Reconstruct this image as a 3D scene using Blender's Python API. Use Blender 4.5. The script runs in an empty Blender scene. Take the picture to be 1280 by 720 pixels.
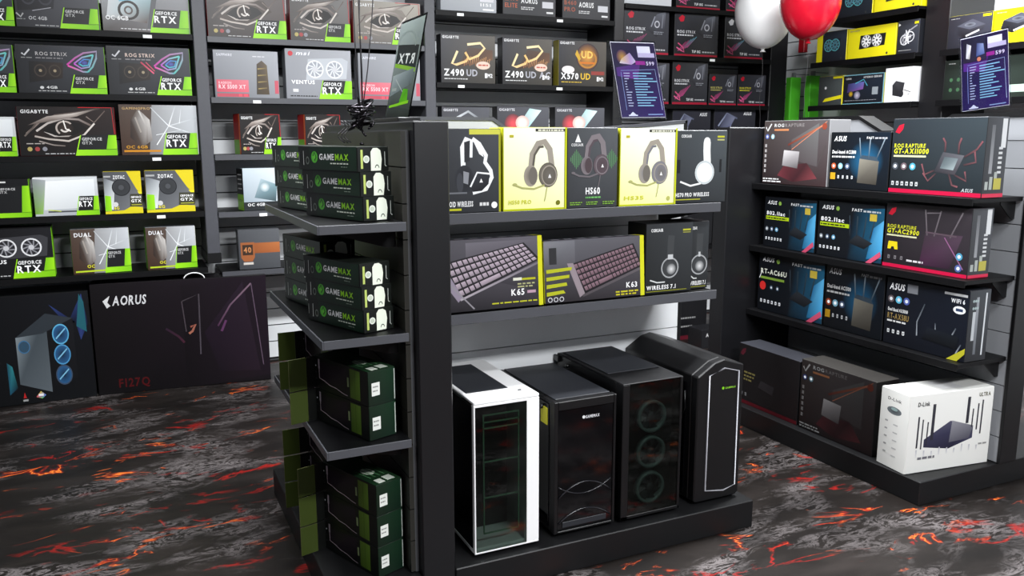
import bpy, bmesh, math, random
from mathutils import Matrix, Vector
random.seed(7)
R = math.radians
S = bpy.context.scene
COL = S.collection

# ------------------------------------------------------------------ camera
CAM_H = 1.42
yaw, pit, rol = R(25.07), R(10.233), R(-.127)
fw = Vector((math.sin(yaw) * math.cos(pit), math.cos(yaw) * math.cos(pit), -math.sin(pit)))
rt = Vector((math.cos(yaw), -math.sin(yaw), 0))
up = rt.cross(fw)
rt2 = rt * math.cos(rol) + up * math.sin(rol)
up2 = up * math.cos(rol) - rt * math.sin(rol)
cam_d = bpy.data.cameras.new('camera')
cam_d.sensor_width = 36
cam_d.lens = 1043.66 * 36 / 1280
cam_d.clip_start = .02
cam = bpy.data.objects.new('camera', cam_d)
COL.objects.link(cam)
m = Matrix((rt2, up2, -fw)).transposed().to_4x4()
m.translation = (0, 0, CAM_H)
cam.matrix_world = m
S.camera = cam

# ------------------------------------------------------------------ world, exposure, ceiling light
S.view_settings.view_transform = 'Standard'
S.view_settings.look = 'None'
S.view_settings.gamma = 1
S.view_settings.use_curve_mapping = False
S.view_settings.exposure = 0.0
W = bpy.data.worlds.new('shop_ambient')
S.world = W
W.use_nodes = True
W.node_tree.nodes['Background'].inputs[0].default_value = (.80, .86, 1, 1)
W.node_tree.nodes['Background'].inputs[1].default_value = .1
CEIL_Z = 2.95
# x, y, size x, size y, watts: LED ceiling panels, the last an added left fill
PANELS = [(1.5, -.8, 1.2, .5, 230), (2.2, .8, 1.2, .3, 60), (2.7, 2.6, 1.2, .3, 140), (.6, 2.6, 1.2, .3, 140), (4.0, 3.0, .3, 1.2, 50), (-.9, .7, .6, .6, 22)]
for (lx, ly, sx, sy, pw) in PANELS:
    ld = bpy.data.lights.new('ceiling_panel_light', 'AREA')
    ld.shape = 'RECTANGLE'
    ld.size, ld.size_y, ld.energy = sx * .9, sy * .9, pw
    ld.color = (.96, .98, 1)
    lo = bpy.data.objects.new('ceiling_panel_light', ld)
    lo.location = (lx, ly, CEIL_Z - .07)
    COL.objects.link(lo)

# ------------------------------------------------------------------ materials
def lin(c):
    if isinstance(c, str):
        c = c.lstrip('#')
        if len(c) == 3: c = ''.join(k * 2 for k in c)
        c = [int(c[i:i + 2], 16) / 255 for i in (0, 2, 4)]
        c = [k / 12.92 if k <= .04045 else ((k + .055) / 1.055) ** 2.4 for k in c]
    return (c[0], c[1], c[2], 1.0)

def mat(name, col, rough=.5, metal=0, spec=.5, noise=0, nscale=40, bump=0):
    mt = bpy.data.materials.new(name)
    mt.use_nodes = True
    nt = mt.node_tree
    b = nt.nodes['Principled BSDF']
    b.inputs['Base Color'].default_value = lin(col)
    b.inputs['Roughness'].default_value = rough
    b.inputs['Metallic'].default_value = metal
    b.inputs['Specular IOR Level'].default_value = spec
    if noise or bump:
        tc = nt.nodes.new('ShaderNodeTexCoord')
        n = nt.nodes.new('ShaderNodeTexNoise')
        n.inputs['Scale'].default_value = nscale
        n.inputs['Detail'].default_value = 4
        nt.links.new(tc.outputs['Object'], n.inputs['Vector'])
        if noise:
            mx = nt.nodes.new('ShaderNodeMix'); mx.data_type = 'RGBA'
            c = lin(col)
            mx.inputs[6].default_value = [k * (1 - noise) for k in c[:3]] + [1]
            mx.inputs[7].default_value = [min(1, k * (1 + noise)) for k in c[:3]] + [1]
            nt.links.new(n.outputs['Fac'], mx.inputs[0])
            nt.links.new(mx.outputs[2], b.inputs['Base Color'])
        if bump:
            bp = nt.nodes.new('ShaderNodeBump')
            bp.inputs['Strength'].default_value = bump
            bp.inputs['Distance'].default_value = .002
            nt.links.new(n.outputs['Fac'], bp.inputs['Height'])
            nt.links.new(bp.outputs[0], b.inputs['Normal'])
    return mt

M = {}
M['steel'] = mat('black_powder_coat', '#0c0c0e', .45, 0, .35, .15, 300, .08)
M['post'] = mat('charcoal_laminate', '#0e0e11', .38, 0, .6, .12, 60, .05)
M['shelf'] = mat('dark_shelf_board', '#09090b', .5, 0, .2, .15, 80)
M['rail'] = mat('grey_price_rail', '#4a4b50', .4)
M['base'] = mat('black_plinth', '#0a0a0c', .5, 0, .4, .2, 40)
M['slat'] = mat('white_slatwall_laminate', '#e6e8ea', .35, 0, .4, .03, 8)
M['gslat'] = mat('grey_slatwall_laminate', '#8c8e92', .35, 0, .4, .05, 8)
M['dslat'] = mat('dark_slatwall_laminate', '#2c2b27', .4, 0, .4, .06, 8)
M['groove'] = mat('slat_groove_backing', '#4a4b4e', .6)  # dark backing board behind the slats
M['uplit'] = mat('lit_upright_laminate', '#46474d', .45, 0, .5, .1, 50)  # lighter copy of the charcoal laminate, light on the uprights put into it
M['plaster'] = mat('painted_plaster', '#d6d6d4', .8, 0, .3, .04, 5)
M['ceilblack'] = mat('black_painted_ceiling', '#1b1b1d', .8, 0, .3, .1, 5)
M['plastic'] = mat('black_plastic', '#08080a', .3)
M['casing'] = mat('black_case_steel', '#09090b', .42, 0, .5, .12, 500, .05)
M['casetop'] = mat('dark_grey_dust_filter', '#24262b', .5, 0, .5, .1, 900, .1)
M['gloss'] = mat('glossy_black_panel', '#050507', .08, 0, .5)
M['white'] = mat('white_painted_steel', '#f2f2f2', .35, 0, .5)
M['silver'] = mat('brushed_silver', '#9a9aa0', .4, .1)
M['wire'] = mat('dark_metal_wire', '#1a1a1d', .3, .6)
M['greenplastic'] = mat('dark_green_plastic', '#16301c', .4)
M['yellowtag'] = mat('yellow_sticker', '#b8b428', .5)
M['string'] = mat('dark_ribbon', '#2a282b', .35)
M['foil'] = mat('dark_foil', '#2b282c', .18, .85)
M['cage'] = mat('grey_green_steel', '#6f9a7c', .4)
M['trimgrey'] = mat('smoke_grey_trim', '#1e1e22', .2)
M['fangrey'] = mat('dark_fan_plastic', '#6a7676', .4)
M['greenpack'] = mat('bright_green_plastic', '#6cf53c', .35)
M['redpack'] = mat('red_plastic', '#a81420', .35)
M['rubberwhite'] = mat('white_latex', '#f4f4f4', .25)
M['rubberred'] = mat('red_latex', '#c4142a', .22)

def print_mat(name, rough, spec=.4):
    mt = bpy.data.materials.new(name); mt.use_nodes = True
    nt = mt.node_tree; b = nt.nodes['Principled BSDF']
    a = nt.nodes.new('ShaderNodeVertexColor'); a.layer_name = 'Col'
    nt.links.new(a.outputs['Color'], b.inputs['Base Color'])
    b.inputs['Roughness'].default_value = rough
    b.inputs['Specular IOR Level'].default_value = spec
    return mt
M['print'] = print_mat('printed_card', .38)
def film_mat():
    mt = print_mat('printed_clear_film', .2); nt = mt.node_tree
    tr = nt.nodes.new('ShaderNodeBsdfTranslucent'); mx = nt.nodes.new('ShaderNodeMixShader'); mx.inputs[0].default_value = .6
    a = [n for n in nt.nodes if n.type == 'VERTEX_COLOR'][0]; o = nt.nodes['Material Output']
    nt.links.new(a.outputs['Color'], tr.inputs['Color']); nt.links.new(nt.nodes['Principled BSDF'].outputs[0], mx.inputs[1]); nt.links.new(tr.outputs[0], mx.inputs[2]); nt.links.new(mx.outputs[0], o.inputs[0])
    return mt
M['film'] = film_mat()
M['card'] = print_mat('carton_card', .42)

def glass_mat(name, tint, ior):
    mt = bpy.data.materials.new(name); mt.use_nodes = True
    nt = mt.node_tree; nt.nodes.clear()
    o = nt.nodes.new('ShaderNodeOutputMaterial')
    t = nt.nodes.new('ShaderNodeBsdfTransparent'); t.inputs[0].default_value = lin(tint)
    g = nt.nodes.new('ShaderNodeBsdfGlossy'); g.inputs['Roughness'].default_value = .04
    f = nt.nodes.new('ShaderNodeFresnel'); f.inputs[0].default_value = ior
    x = nt.nodes.new('ShaderNodeMixShader')
    nt.links.new(f.outputs[0], x.inputs[0]); nt.links.new(t.outputs[0], x.inputs[1]); nt.links.new(g.outputs[0], x.inputs[2])
    nt.links.new(x.outputs[0], o.inputs[0])
    return mt
M['smoked'] = glass_mat('smoked_glass', '#c2cac6', 1.4)
M['acrylic'] = glass_mat('clear_acrylic', '#f4f4f8', 1.15)

def emit_mat(name, col, st):
    mt = bpy.data.materials.new(name); mt.use_nodes = True
    nt = mt.node_tree; b = nt.nodes['Principled BSDF']
    b.inputs['Emission Color'].default_value = lin(col); b.inputs['Emission Strength'].default_value = st
    b.inputs['Base Color'].default_value = lin(col)
    return mt
M['led'] = emit_mat('led_diffuser', '#f4f8ff', 3)

def floor_mat():
    mt = bpy.data.materials.new('lava_print_vinyl'); mt.use_nodes = True
    nt = mt.node_tree; N = nt.nodes; L = nt.links
    b = N['Principled BSDF']
    b.inputs['Roughness'].default_value = .42
    b.inputs['Specular IOR Level'].default_value = .25
    tc = N.new('ShaderNodeTexCoord')
    mp = N.new('ShaderNodeMapping'); mp.inputs['Scale'].default_value = (1, 2.3, 1); mp.inputs['Rotation'].default_value = (0, 0, R(-8))
    L.new(tc.outputs['Object'], mp.inputs[0])
    def noise(sc, det=5, dist=0, src=mp, rough=.55):
        n = N.new('ShaderNodeTexNoise'); n.inputs['Scale'].default_value = sc; n.inputs['Detail'].default_value = det
        n.inputs['Distortion'].default_value = dist; n.inputs['Roughness'].default_value = rough
        L.new(src.outputs[0], n.inputs['Vector']); return n.outputs['Fac']
    def ramp(src, *st):
        r = N.new('ShaderNodeValToRGB'); e = r.color_ramp.elements
        while len(e) < len(st): e.new(.5)
        for k, (p, c) in enumerate(st): e[k].position = p; e[k].color = lin(c)
        L.new(src, r.inputs[0]); return r.outputs[0]
    def math_(op, a, bb):
        n = N.new('ShaderNodeMath'); n.operation = op
        for i, v in enumerate((a, bb)):
            if isinstance(v, (int, float)): n.inputs[i].default_value = v
            else: L.new(v, n.inputs[i])
        return n.outputs[0]
    def mix(f, a, c):
        n = N.new('ShaderNodeMix'); n.data_type = 'RGBA'
        L.new(f, n.inputs[0])
        for i, v in ((6, a), (7, c)):
            if isinstance(v, str): n.inputs[i].default_value = lin(v)
            else: L.new(v, n.inputs[i])
        return n.outputs[2]
    base = ramp(noise(2.4, 7, .3), (.3, '#0e0b0a'), (.5, '#191513'), (.72, '#2a2523'))
    # pale swirls: fine distorted strands inside large patches
    strands = ramp(noise(8.5, 9, 2.0, rough=.72), (.47, '#000'), (.52, '#fff'), (.55, '#fff'), (.6, '#000'))
    patch = ramp(noise(1.7, 4, .7), (.47, '#000'), (.62, '#fff'))
    f1 = math_('MULTIPLY', strands, patch)
    c1 = mix(math_('MULTIPLY', f1, .8), base, '#6e6868')
    # red veins: ridges of a warped noise inside other patches
    n2 = noise(2.6, 4, 1.3)
    rid = math_('ABSOLUTE', math_('SUBTRACT', n2, .5), 0)
    patch2 = ramp(noise(2.9, 3, .7), (.54, '#000'), (.64, '#fff'))
    wide = math_('MULTIPLY', ramp(rid, (0, '#fff'), (.035, '#000')), patch2)
    thin = math_('MULTIPLY', ramp(rid, (0, '#fff'), (.012, '#000')), patch2)
    c2 = mix(wide, c1, '#8a1410')
    c3 = mix(math_('MULTIPLY', thin, ramp(noise(1.3, 2), (.45, '#000'), (.58, '#fff'))), c2, '#f08030')
    L.new(c3, b.inputs['Base Color'])
    bp = N.new('ShaderNodeBump'); bp.inputs['Strength'].default_value = .05; bp.inputs['Distance'].default_value = .002
    L.new(noise(60, 3), bp.inputs['Height']); L.new(bp.outputs[0], b.inputs['Normal'])
    return mt
M['floor'] = floor_mat()

# ------------------------------------------------------------------ mesh helpers
def link(name, me, parent=None, loc=(0, 0, 0), rot=(0, 0, 0)):
    o = bpy.data.objects.new(name, me); COL.objects.link(o)
    o.location = loc; o.rotation_euler = rot
    if parent is not None: o.parent = parent
    return o

def bm_box(bm, x0, x1, y0, y1, z0, z1):
    v = [bm.verts.new(p) for p in ((x0, y0, z0), (x1, y0, z0), (x1, y1, z0), (x0, y1, z0), (x0, y0, z1), (x1, y0, z1), (x1, y1, z1), (x0, y1, z1))]
    for f in ((0, 3, 2, 1), (4, 5, 6, 7), (0, 1, 5, 4), (1, 2, 6, 5), (2, 3, 7, 6), (3, 0, 4, 7)):
        bm.faces.new([v[i] for i in f])

def done(bm, name, material, bevel=0, smooth=False):
    if bevel: bmesh.ops.bevel(bm, geom=list(bm.edges), offset=bevel, segments=1, affect='EDGES')
    bmesh.ops.recalc_face_normals(bm, faces=bm.faces)
    me = bpy.data.meshes.new(name); bm.to_mesh(me); bm.free()
    me.materials.append(M[material] if isinstance(material, str) else material)
    if smooth:
        for p in me.polygons: p.use_smooth = True
    return me

def boxes(name, material, lst, parent=None, bevel=0, loc=(0, 0, 0), rot=(0, 0, 0)):
    bm = bmesh.new()
    for b in lst: bm_box(bm, *b)
    return link(name, done(bm, name, material, bevel), parent, loc, rot)

def prism(name, material, pts, a0, a1, axis, parent=None, bevel=0, loc=(0, 0, 0), rot=(0, 0, 0)):
    """pts: 2-D outline; axis 'y': pts are (x,z); axis 'x': pts are (y,z); axis 'z': (x,y)"""
    bm = bmesh.new()
    def P3(p, a): return {'y': (p[0], a, p[1]), 'x': (a, p[0], p[1]), 'z': (p[0], p[1], a)}[axis]
    A = [bm.verts.new(P3(p, a0)) for p in pts]; B = [bm.verts.new(P3(p, a1)) for p in pts]
    bm.faces.new(A); bm.faces.new(B[::-1])
    n = len(pts)
    for i in range(n): bm.faces.new((A[i], B[i], B[(i + 1) % n], A[(i + 1) % n]))
    return link(name, done(bm, name, material, bevel), parent, loc, rot)

def tube(name, material, pts, r, parent=None, closed=False, n=8, loc=(0, 0, 0), rot=(0, 0, 0), radii=None):
    bm = bmesh.new(); pts = [Vector(p) for p in pts]; rings = []
    k = len(pts)
    for i, p in enumerate(pts):
        a = pts[i - 1] if (i > 0 or closed) else p; b = pts[(i + 1) % k] if (i < k - 1 or closed) else p
        t = (b - a).normalized(); u = t.orthogonal().normalized()
        if abs(t.z) < .95: u = t.cross(Vector((0, 0, 1))).normalized()
        w = t.cross(u).normalized(); rr = radii[i] if radii else r
        rings.append([bm.verts.new(p + (u * math.cos(2 * math.pi * j / n) + w * math.sin(2 * math.pi * j / n)) * rr) for j in range(n)])
    for i in range(k if closed else k - 1):
        A, B = rings[i], rings[(i + 1) % k]
        for j in range(n): bm.faces.new((A[j], A[(j + 1) % n], B[(j + 1) % n], B[j]))
    if not closed:
        bm.faces.new(rings[0]); bm.faces.new(rings[-1][::-1])
    return link(name, done(bm, name, material, 0, True), parent, loc, rot)

def lathe(name, material, prof, parent=None, n=28, loc=(0, 0, 0), rot=(0, 0, 0)):
    bm = bmesh.new(); rings = []
    for (r, z) in prof:
        rings.append([bm.verts.new((r * math.cos(2 * math.pi * j / n), r * math.sin(2 * math.pi * j / n), z)) for j in range(n)] if r > 1e-6 else [bm.verts.new((0, 0, z))])
    for A, B in zip(rings, rings[1:]):
        for j in range(n):
            q = [A[j % len(A)], A[(j + 1) % len(A)], B[(j + 1) % len(B)], B[j % len(B)]]
            q = list(dict.fromkeys(q))
            if len(q) >= 3: bm.faces.new(q)
    return link(name, done(bm, name, material, 0, True), parent, loc, rot)

def empty(name, loc=(0, 0, 0), rz=0):
    o = bpy.data.objects.new(name, None); COL.objects.link(o); o.empty_display_size = .1
    o.location = loc; o.rotation_euler = (0, 0, rz); return o

def tag(o, label, cat, group=None):
    o['label'] = label; o['category'] = cat
    if group: o['group'] = group
    return o

def struct(o): o['kind'] = 'structure'; return o

# ------------------------------------------------------------------ glyphs
CHARS = 'ABCDEFGHIJKLMNOPQRSTUVWXYZabcdefghijklmnopqrstuvwxyz0123456789-.:/+'
GL = {}
def make_glyphs():
    tmp = []
    for c in CHARS:
        cu = bpy.data.curves.new('glyph', 'FONT'); cu.body = c; cu.size = 1; cu.resolution_u = 2; cu.offset = .026
        o = bpy.data.objects.new('glyph', cu); COL.objects.link(o); tmp.append((c, o, cu))
    dg = bpy.context.evaluated_depsgraph_get()
    raw = {}
    for c, o, cu in tmp:
        me = bpy.data.meshes.new_from_object(o.evaluated_get(dg))
        raw[c] = ([(v.co.x, v.co.y) for v in me.vertices], [tuple(p.vertices) for p in me.polygons])
        bpy.data.meshes.remove(me)
    for c, o, cu in tmp:
        bpy.data.objects.remove(o); bpy.data.curves.remove(cu)
    hy = [p[1] for p in raw['H'][0]]; y0, cap = min(hy), max(hy) - min(hy)
    for c, (v, f) in raw.items():
        x0 = min(p[0] for p in v); x1 = max(p[0] for p in v)
        wd = (x1 - x0) / cap; pad = max(0, .34 - wd) / 2
        GL[c] = ([((p[0] - x0) / cap + pad, (p[1] - y0) / cap) for p in v], f, wd + 2 * pad)
make_glyphs()

# ------------------------------------------------------------------ flat print on a face
class Art:
    """Flat print for a w x h face; positions are fractions of the face, heights and widths of strokes fractions of h."""
    def __init__(s, w, h): s.w, s.h, s.k, s.parts, s.cur = w, h, 0, {}, 'printed_art'
    def part(s, n): s.cur = n; return s
    def raw(s, pts, faces, cols):
        s.k += 1; d = s.parts.setdefault(s.cur, ([], [], [])); n = len(d[0]); y = -.0004 - s.k * .00006
        d[0].extend((p[0] - s.w / 2, y, p[1]) for p in pts)
        d[1].extend(tuple(i + n for i in f) for f in faces)
        d[2].extend(cols if isinstance(cols, list) else [lin(cols)] * len(pts))
        return s
    def poly(s, pts, c):
        q = [(min(1, max(0, x)) * s.w, min(1, max(0, y)) * s.h) for x, y in pts]
        return s.raw(q, [tuple(range(len(q)))], [lin(k) for k in c] if isinstance(c, list) else c)
    def rect(s, x0, y0, x1, y1, c): return s.poly([(x0, y0), (x1, y0), (x1, y1), (x0, y1)], c)
    def ell(s, cx, cy, rx, ry, c, n=20, edge=None, a0=0, a1=360):
        full = a1 - a0 >= 360
        pts = [(cx * s.w, cy * s.h)] + [((cx + rx * math.cos(R(a0 + (a1 - a0) * i / n))) * s.w, (cy + ry * math.sin(R(a0 + (a1 - a0) * i / n))) * s.h) for i in range(n if full else n + 1)]
        m_ = len(pts) - 1
        fc = [(0, i + 1, (i + 1) % m_ + 1) for i in range(m_ if full else m_ - 1)]
        return s.raw(pts, fc, [lin(c)] + [lin(edge or c)] * m_)
    def circ(s, cx, cy, r, c, n=20, edge=None): return s.ell(cx, cy, r * s.h / s.w, r, c, n, edge)
    def ring(s, cx, cy, rx, ry, t, c, n=24, a0=0, a1=360, rot=0):
        pts = []; fc = []
        for i in range(n + 1):
            a = R(a0 + (a1 - a0) * i / n); ca, sa = math.cos(a), math.sin(a)
            for q in (1, 1 - t):
                x, y = rx * s.w * q * ca, ry * s.h * q * sa
                pts.append((cx * s.w + x * math.cos(rot) - y * math.sin(rot), cy * s.h + x * math.sin(rot) + y * math.cos(rot)))
        for i in range(n): fc.append((2 * i, 2 * i + 1, 2 * i + 3, 2 * i + 2))
        return s.raw(pts, fc, c)
    def line(s, pts, wd, c, c2=None):
        q = [Vector((x * s.w, y * s.h)) for x, y in pts]; wd = wd * s.h / 2; o = []; fc = []; cols = []
        for i, p in enumerate(q):
            t = (q[min(i + 1, len(q) - 1)] - q[max(i - 1, 0)]).normalized(); nn = Vector((-t.y, t.x)) * wd
            o += [tuple(p + nn), tuple(p - nn)]
            f = i / (len(q) - 1); a, b = lin(c), lin(c2 or c); cc = tuple(a[k] * (1 - f) + b[k] * f for k in range(4)); cols += [cc, cc]
        for i in range(len(q) - 1): fc.append((2 * i, 2 * i + 1, 2 * i + 3, 2 * i + 2))
        return s.raw(o, fc, cols)
    def text(s, t, x, y, size, c, sx=1, slant=0, maxw=None, mirror=False, angle=0):
        hh = size * s.h; adv = .16; tot = 0
        for ch in t: tot += (GL[ch][2] + adv) if ch in GL else .45
        k = sx
        if maxw: k = min(sx, maxw * s.w / (tot * hh)) if sx else maxw * s.w / (tot * hh)
        pts = []; fc = []; cx = 0; old = s.cur; s.nt = getattr(s, 'nt', 0) + 1; s.cur = f'lettering#{s.nt}'
        for ch in t:
            if ch not in GL: cx += .45; continue
            v, f, wd = GL[ch]; n = len(pts)
            for (a, b) in v:
                px = (cx + a + slant * b) * k * hh; py = b * hh
                if mirror: px = tot * k * hh - px
                pts.append((x * s.w + px * math.cos(angle) - py * math.sin(angle), y * s.h + px * math.sin(angle) + py * math.cos(angle)))
            fc += [tuple(i + n for i in g) for g in f]; cx += wd + adv
        s.raw(pts, fc, c); s.cur = old; return s
    def small(s, x, y, w, rows, c, t=.018, gap=.04):
        """lines of print too fine to read"""
        for r in range(rows):
            xx = x
            ww = w * (1 - .25 * ((r * 7) % 3) / 2)
            while xx < x + ww - .01:
                l = min(.02 + .05 * random.random(), x + ww - xx)
                s.rect(xx, y - r * gap, xx + l, y - r * gap + t, c); xx += l + .012
        return s

def attach(art, parent, d, face='front', bw=None, material='print'):
    """put an Art on one face of a carton (bw = carton width)"""
    out = []
    for nm, (v, f, c) in art.parts.items():
        nm = nm.split('#')[0]
        me = bpy.data.meshes.new(nm); me.from_pydata(v, [], f); me.update()
        ca = me.color_attributes.new('Col', 'FLOAT_COLOR', 'POINT')
        ca.data.foreach_set('color', [k for q in c for k in q])
        me.materials.append(M[material])
        o = link(nm, me, parent)
        if face == 'front': o.location = (0, -d / 2, 0)
        elif face == 'left': o.location = (-bw / 2, 0, 0); o.rotation_euler = (0, 0, -math.pi / 2)
        elif face == 'right': o.location = (bw / 2, 0, 0); o.rotation_euler = (0, 0, math.pi / 2)
        elif face == 'top': o.location = (0, -d / 2, bw); o.rotation_euler = (-math.pi / 2, 0, 0)
        out.append(o)
    return out

CART = {}
def carton_mesh(name, w, d, h, cols, bev=.0025):
    key = (round(w, 4), round(d, 4), round(h, 4), str(cols))
    if key in CART: return CART[key]
    bm = bmesh.new(); bm_box(bm, -w / 2, w / 2, -d / 2, d / 2, 0, h)
    me = done(bm, name, 'card', bev)
    if isinstance(cols, str): cols = {'front': cols}
    base = cols['front']
    ca = me.color_attributes.new('Col', 'FLOAT_COLOR', 'CORNER')
    for p in me.polygons:
        n = p.normal
        k = max((abs(n.x), 'right' if n.x > 0 else 'left'), (abs(n.y), 'back' if n.y > 0 else 'front'), (abs(n.z), 'top' if n.z > 0 else 'bottom'))[1]
        c = lin(cols.get(k, cols.get('side', base)))
        for li in p.loop_indices: ca.data[li].color = c
    CART[key] = me
    return me

def carton(name, w, d, h, cols, loc, rz, label, cat='box', group=None, tilt=0):
    o = link(name, carton_mesh(name, w, d, h, cols), None, loc, (tilt, 0, rz))
    return tag(o, label, cat, group)

def wallbox(name, x0, x1, z, h, d, cols, art, label, group, yf=5.06, tilt=0, right=None, left=None, turn=0):
    """carton on the back wall, front facing the camera side"""
    w = x1 - x0
    o = carton(name, w, d, h, cols, ((x0 + x1) / 2, yf + d / 2 + abs(math.sin(turn)) * w / 2, z), turn, label, 'box', group, tilt)
    if art:
        a = Art(w, h); art(a); attach(a, o, d)
    for fn, fc in ((right, 'right'), (left, 'left')):
        if fn:
            a = Art(d, h); fn(a); attach(a, o, d, fc, w)
    return o

def sidebox(name, y0, y1, z, h, d, cols, art, label, group, xf, right=None, top=None, turn=0):
    """carton whose front faces -x; y0 near, y1 far"""
    w = y1 - y0
    o = carton(name, w, d, h, cols, (xf + d / 2, (y0 + y1) / 2, z), -math.pi / 2 + turn, label, 'box', group)
    if art:
        a = Art(w, h); art(a); attach(a, o, d)
    if right:
        a = Art(d, h); right(a); attach(a, o, d, 'right', w)
    if top:
        a = Art(w, d); top(a); attach(a, o, d, 'top', h)
    return o

# ================================================================== SETTING
Y_BACK, X_RIGHT = 5.42, 4.97
fl = boxes('floor', 'floor', [(-3.2, X_RIGHT + .1, -2.6, Y_BACK + .1, -.05, 0)]); struct(fl)
ce = boxes('ceiling', 'ceilblack', [(-3.2, X_RIGHT + .1, -2.6, Y_BACK + .1, CEIL_Z, CEIL_Z + .05)]); struct(ce)
SLAT = .106
def slats(parent, horiz, a0, a1, z0, z1, plane, sign, material, thick=.016):
    """slat boards over a dark backing. horiz 'x': boards run along x at y=plane; 'y': along y at x=plane. sign: outward direction"""
    n = int(round((z1 - z0) / SLAT)); hh = (z1 - z0) / n
    bm = bmesh.new()
    if horiz == 'x': bm_box(bm, a0, a1, min(0, sign * thick), max(0, sign * thick), .004, hh - .004)
    else: bm_box(bm, min(0, sign * thick), max(0, sign * thick), a0, a1, .004, hh - .004)
    me = done(bm, 'slat', material)
    for i in range(n):
        link('slat', me, parent, (0, plane, z0 + i * hh) if horiz == 'x' else (plane, 0, z0 + i * hh))
wb = struct(boxes('wall_back', 'groove', [(-3.2, X_RIGHT + .1, Y_BACK, Y_BACK + .1, 0, CEIL_Z)]))
slats(wb, 'x', -3.2, X_RIGHT, .02, CEIL_Z - .04, Y_BACK, -1, 'slat')
wr = struct(boxes('wall_right', 'groove', [(X_RIGHT, X_RIGHT + .1, -2.6, Y_BACK, 0, CEIL_Z)]))
slats(wr, 'y', -2.6, Y_BACK - .02, .02, CEIL_Z - .04, X_RIGHT, -1, 'slat')
for (lx, ly, sx, sy, pw) in PANELS:
    t = empty('ceiling_light', (lx, ly, CEIL_Z - .05))
    where = {(1.5, -.8): 'farthest out over the front aisle', (2.2, .8): 'before the right half of the central gondola', (2.7, 2.6): 'before the motherboard wall', (.6, 2.6): 'before the graphics card wall', (4.0, 3.0): 'along the cooler wall', (-.9, .7): 'added as fill for the power supply logos, square, farthest left'}[(lx, ly)]
    tag(t, 'slim white LED ceiling panel ' + where, 'light', 'LED ceiling panels')
    boxes('frame', 'white', [(-sx / 2, sx / 2, -sy / 2, sy / 2, .0, .05)], t)
    boxes('diffuser', 'led', [(-sx * .46, sx * .46, -sy * .44, sy * .44, -.006, -.001)], t)

def upright(x0, x1, y0, y1, z1, label, name='shelf_upright', z0=0, mt='post'):
    o = empty(name, ((x0 + x1) / 2, (y0 + y1) / 2, z0)); hx, hy = (x1 - x0) / 2, (y1 - y0) / 2
    boxes('panel', mt, [(-hx, hx, -hy, hy, 0, z1)], o, .004)
    boxes('foot', 'steel', [(-hx - .004, hx + .004, -hy - .004, hy, .0, .06)], o, .002)
    tag(o, label, 'upright', 'wall shelf uprights'); return o
upright(.43, .50, 5.03, 5.40, 2.04, 'charcoal upright panel between the two walls of graphics cards', z0=.71, mt='uplit')
upright(1.765, 1.835, 5.03, 5.40, 2.75, 'charcoal upright panel left of the motherboard shelves', mt='uplit')
upright(3.125, 3.20, 5.03, 5.40, 2.75, 'charcoal upright panel between the two motherboard shelf bays')
upright(4.50, 4.66, 5.03, 5.40, 2.75, 'broad charcoal upright panel beside the white balloon')
upright(4.56, 4.95, 3.585, 3.755, 2.75, 'charcoal upright panel between yellow fan boxes and power supply boxes')
upright(-.83, -.76, 5.03, 5.40, 2.04, 'charcoal upright panel at far left end of the graphics card wall', z0=.71)

def wshelf(x0, x1, z, label, yf=5.03, tags=(), rail='shelf'):
    o = empty('wall_shelf', ((x0 + x1) / 2, yf, z)); hw = (x1 - x0) / 2
    boxes('board', 'shelf', [(-hw, hw, 0, Y_BACK - .018 - yf, -.018, 0)], o)
    boxes('front_rail', rail, [(-hw, hw, -.006, 0, -.03, .002)], o, .001)
    for tx in tags:
        boxes('price_tag', 'white', [(tx - (x0 + x1) / 2 - .022, tx - (x0 + x1) / 2 + .022, -.010, -.006, -.029, -.012)], o)
    tag(o, label, 'shelf', 'wall shelves'); return o
ordn = ['top', 'second', 'third', 'fourth', 'fifth', 'sixth']
for i, z in enumerate((1.975, 1.648, 1.327, 1.010, .688)):
    wshelf(-.757, .427, z, f'black wall shelf of graphics cards, {ordn[i]} from the top in far left bay', tags=((.2,) if i in (0, 2, 3) else ()))
for i, z in enumerate((1.970, 1.642, 1.325, 1.000, .655)):
    wshelf(.503, 1.762, z, f'grey-railed wall shelf, {ordn[i]} from the top behind the stacked power supplies', rail='rail', tags=((.75,) if i in (1, 3) else ()))
for i, z in enumerate((2.19, 1.756, 1.325)):
    wshelf(1.838, 3.122, z, f'dark wall shelf, {ordn[i]} from the top just above the headset gondola' if i == 1 else f'dark wall shelf, {ordn[i]} from the top in the middle motherboard bay', tags=((2.0, 2.7) if i < 2 else ()))
for i, z in enumerate((2.312, 1.984, 1.648, 1.309)):
    wshelf(3.203, 4.497, z, f'black wall shelf, {ordn[i]} from the top in the bay behind the white balloon', tags=((3.95,) if i == 1 else ()))
def rshelf(y0, y1, z, label, xf=4.50):
    o = empty('wall_shelf', (xf, (y0 + y1) / 2, z)); hw = (y1 - y0) / 2
    boxes('board', 'shelf', [(0, X_RIGHT - .018 - xf, -hw, hw, -.018, 0)], o)
    boxes('front_rail', 'shelf', [(-.006, 0, -hw, hw, -.035, .002)], o, .001)
    tag(o, label, 'shelf', 'wall shelves'); return o
for i, z in enumerate((2.205, 1.928, 1.632)):
    rshelf(3.757, 4.62, z, f'black side wall shelf of fan boxes, {ordn[i]} from the top left of the upright')
for i, z in enumerate((1.924, 1.632)):
    rshelf(2.2, 3.583, z, f'black side wall shelf of power supply boxes, {["upper", "lower"][i]} of two')

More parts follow.
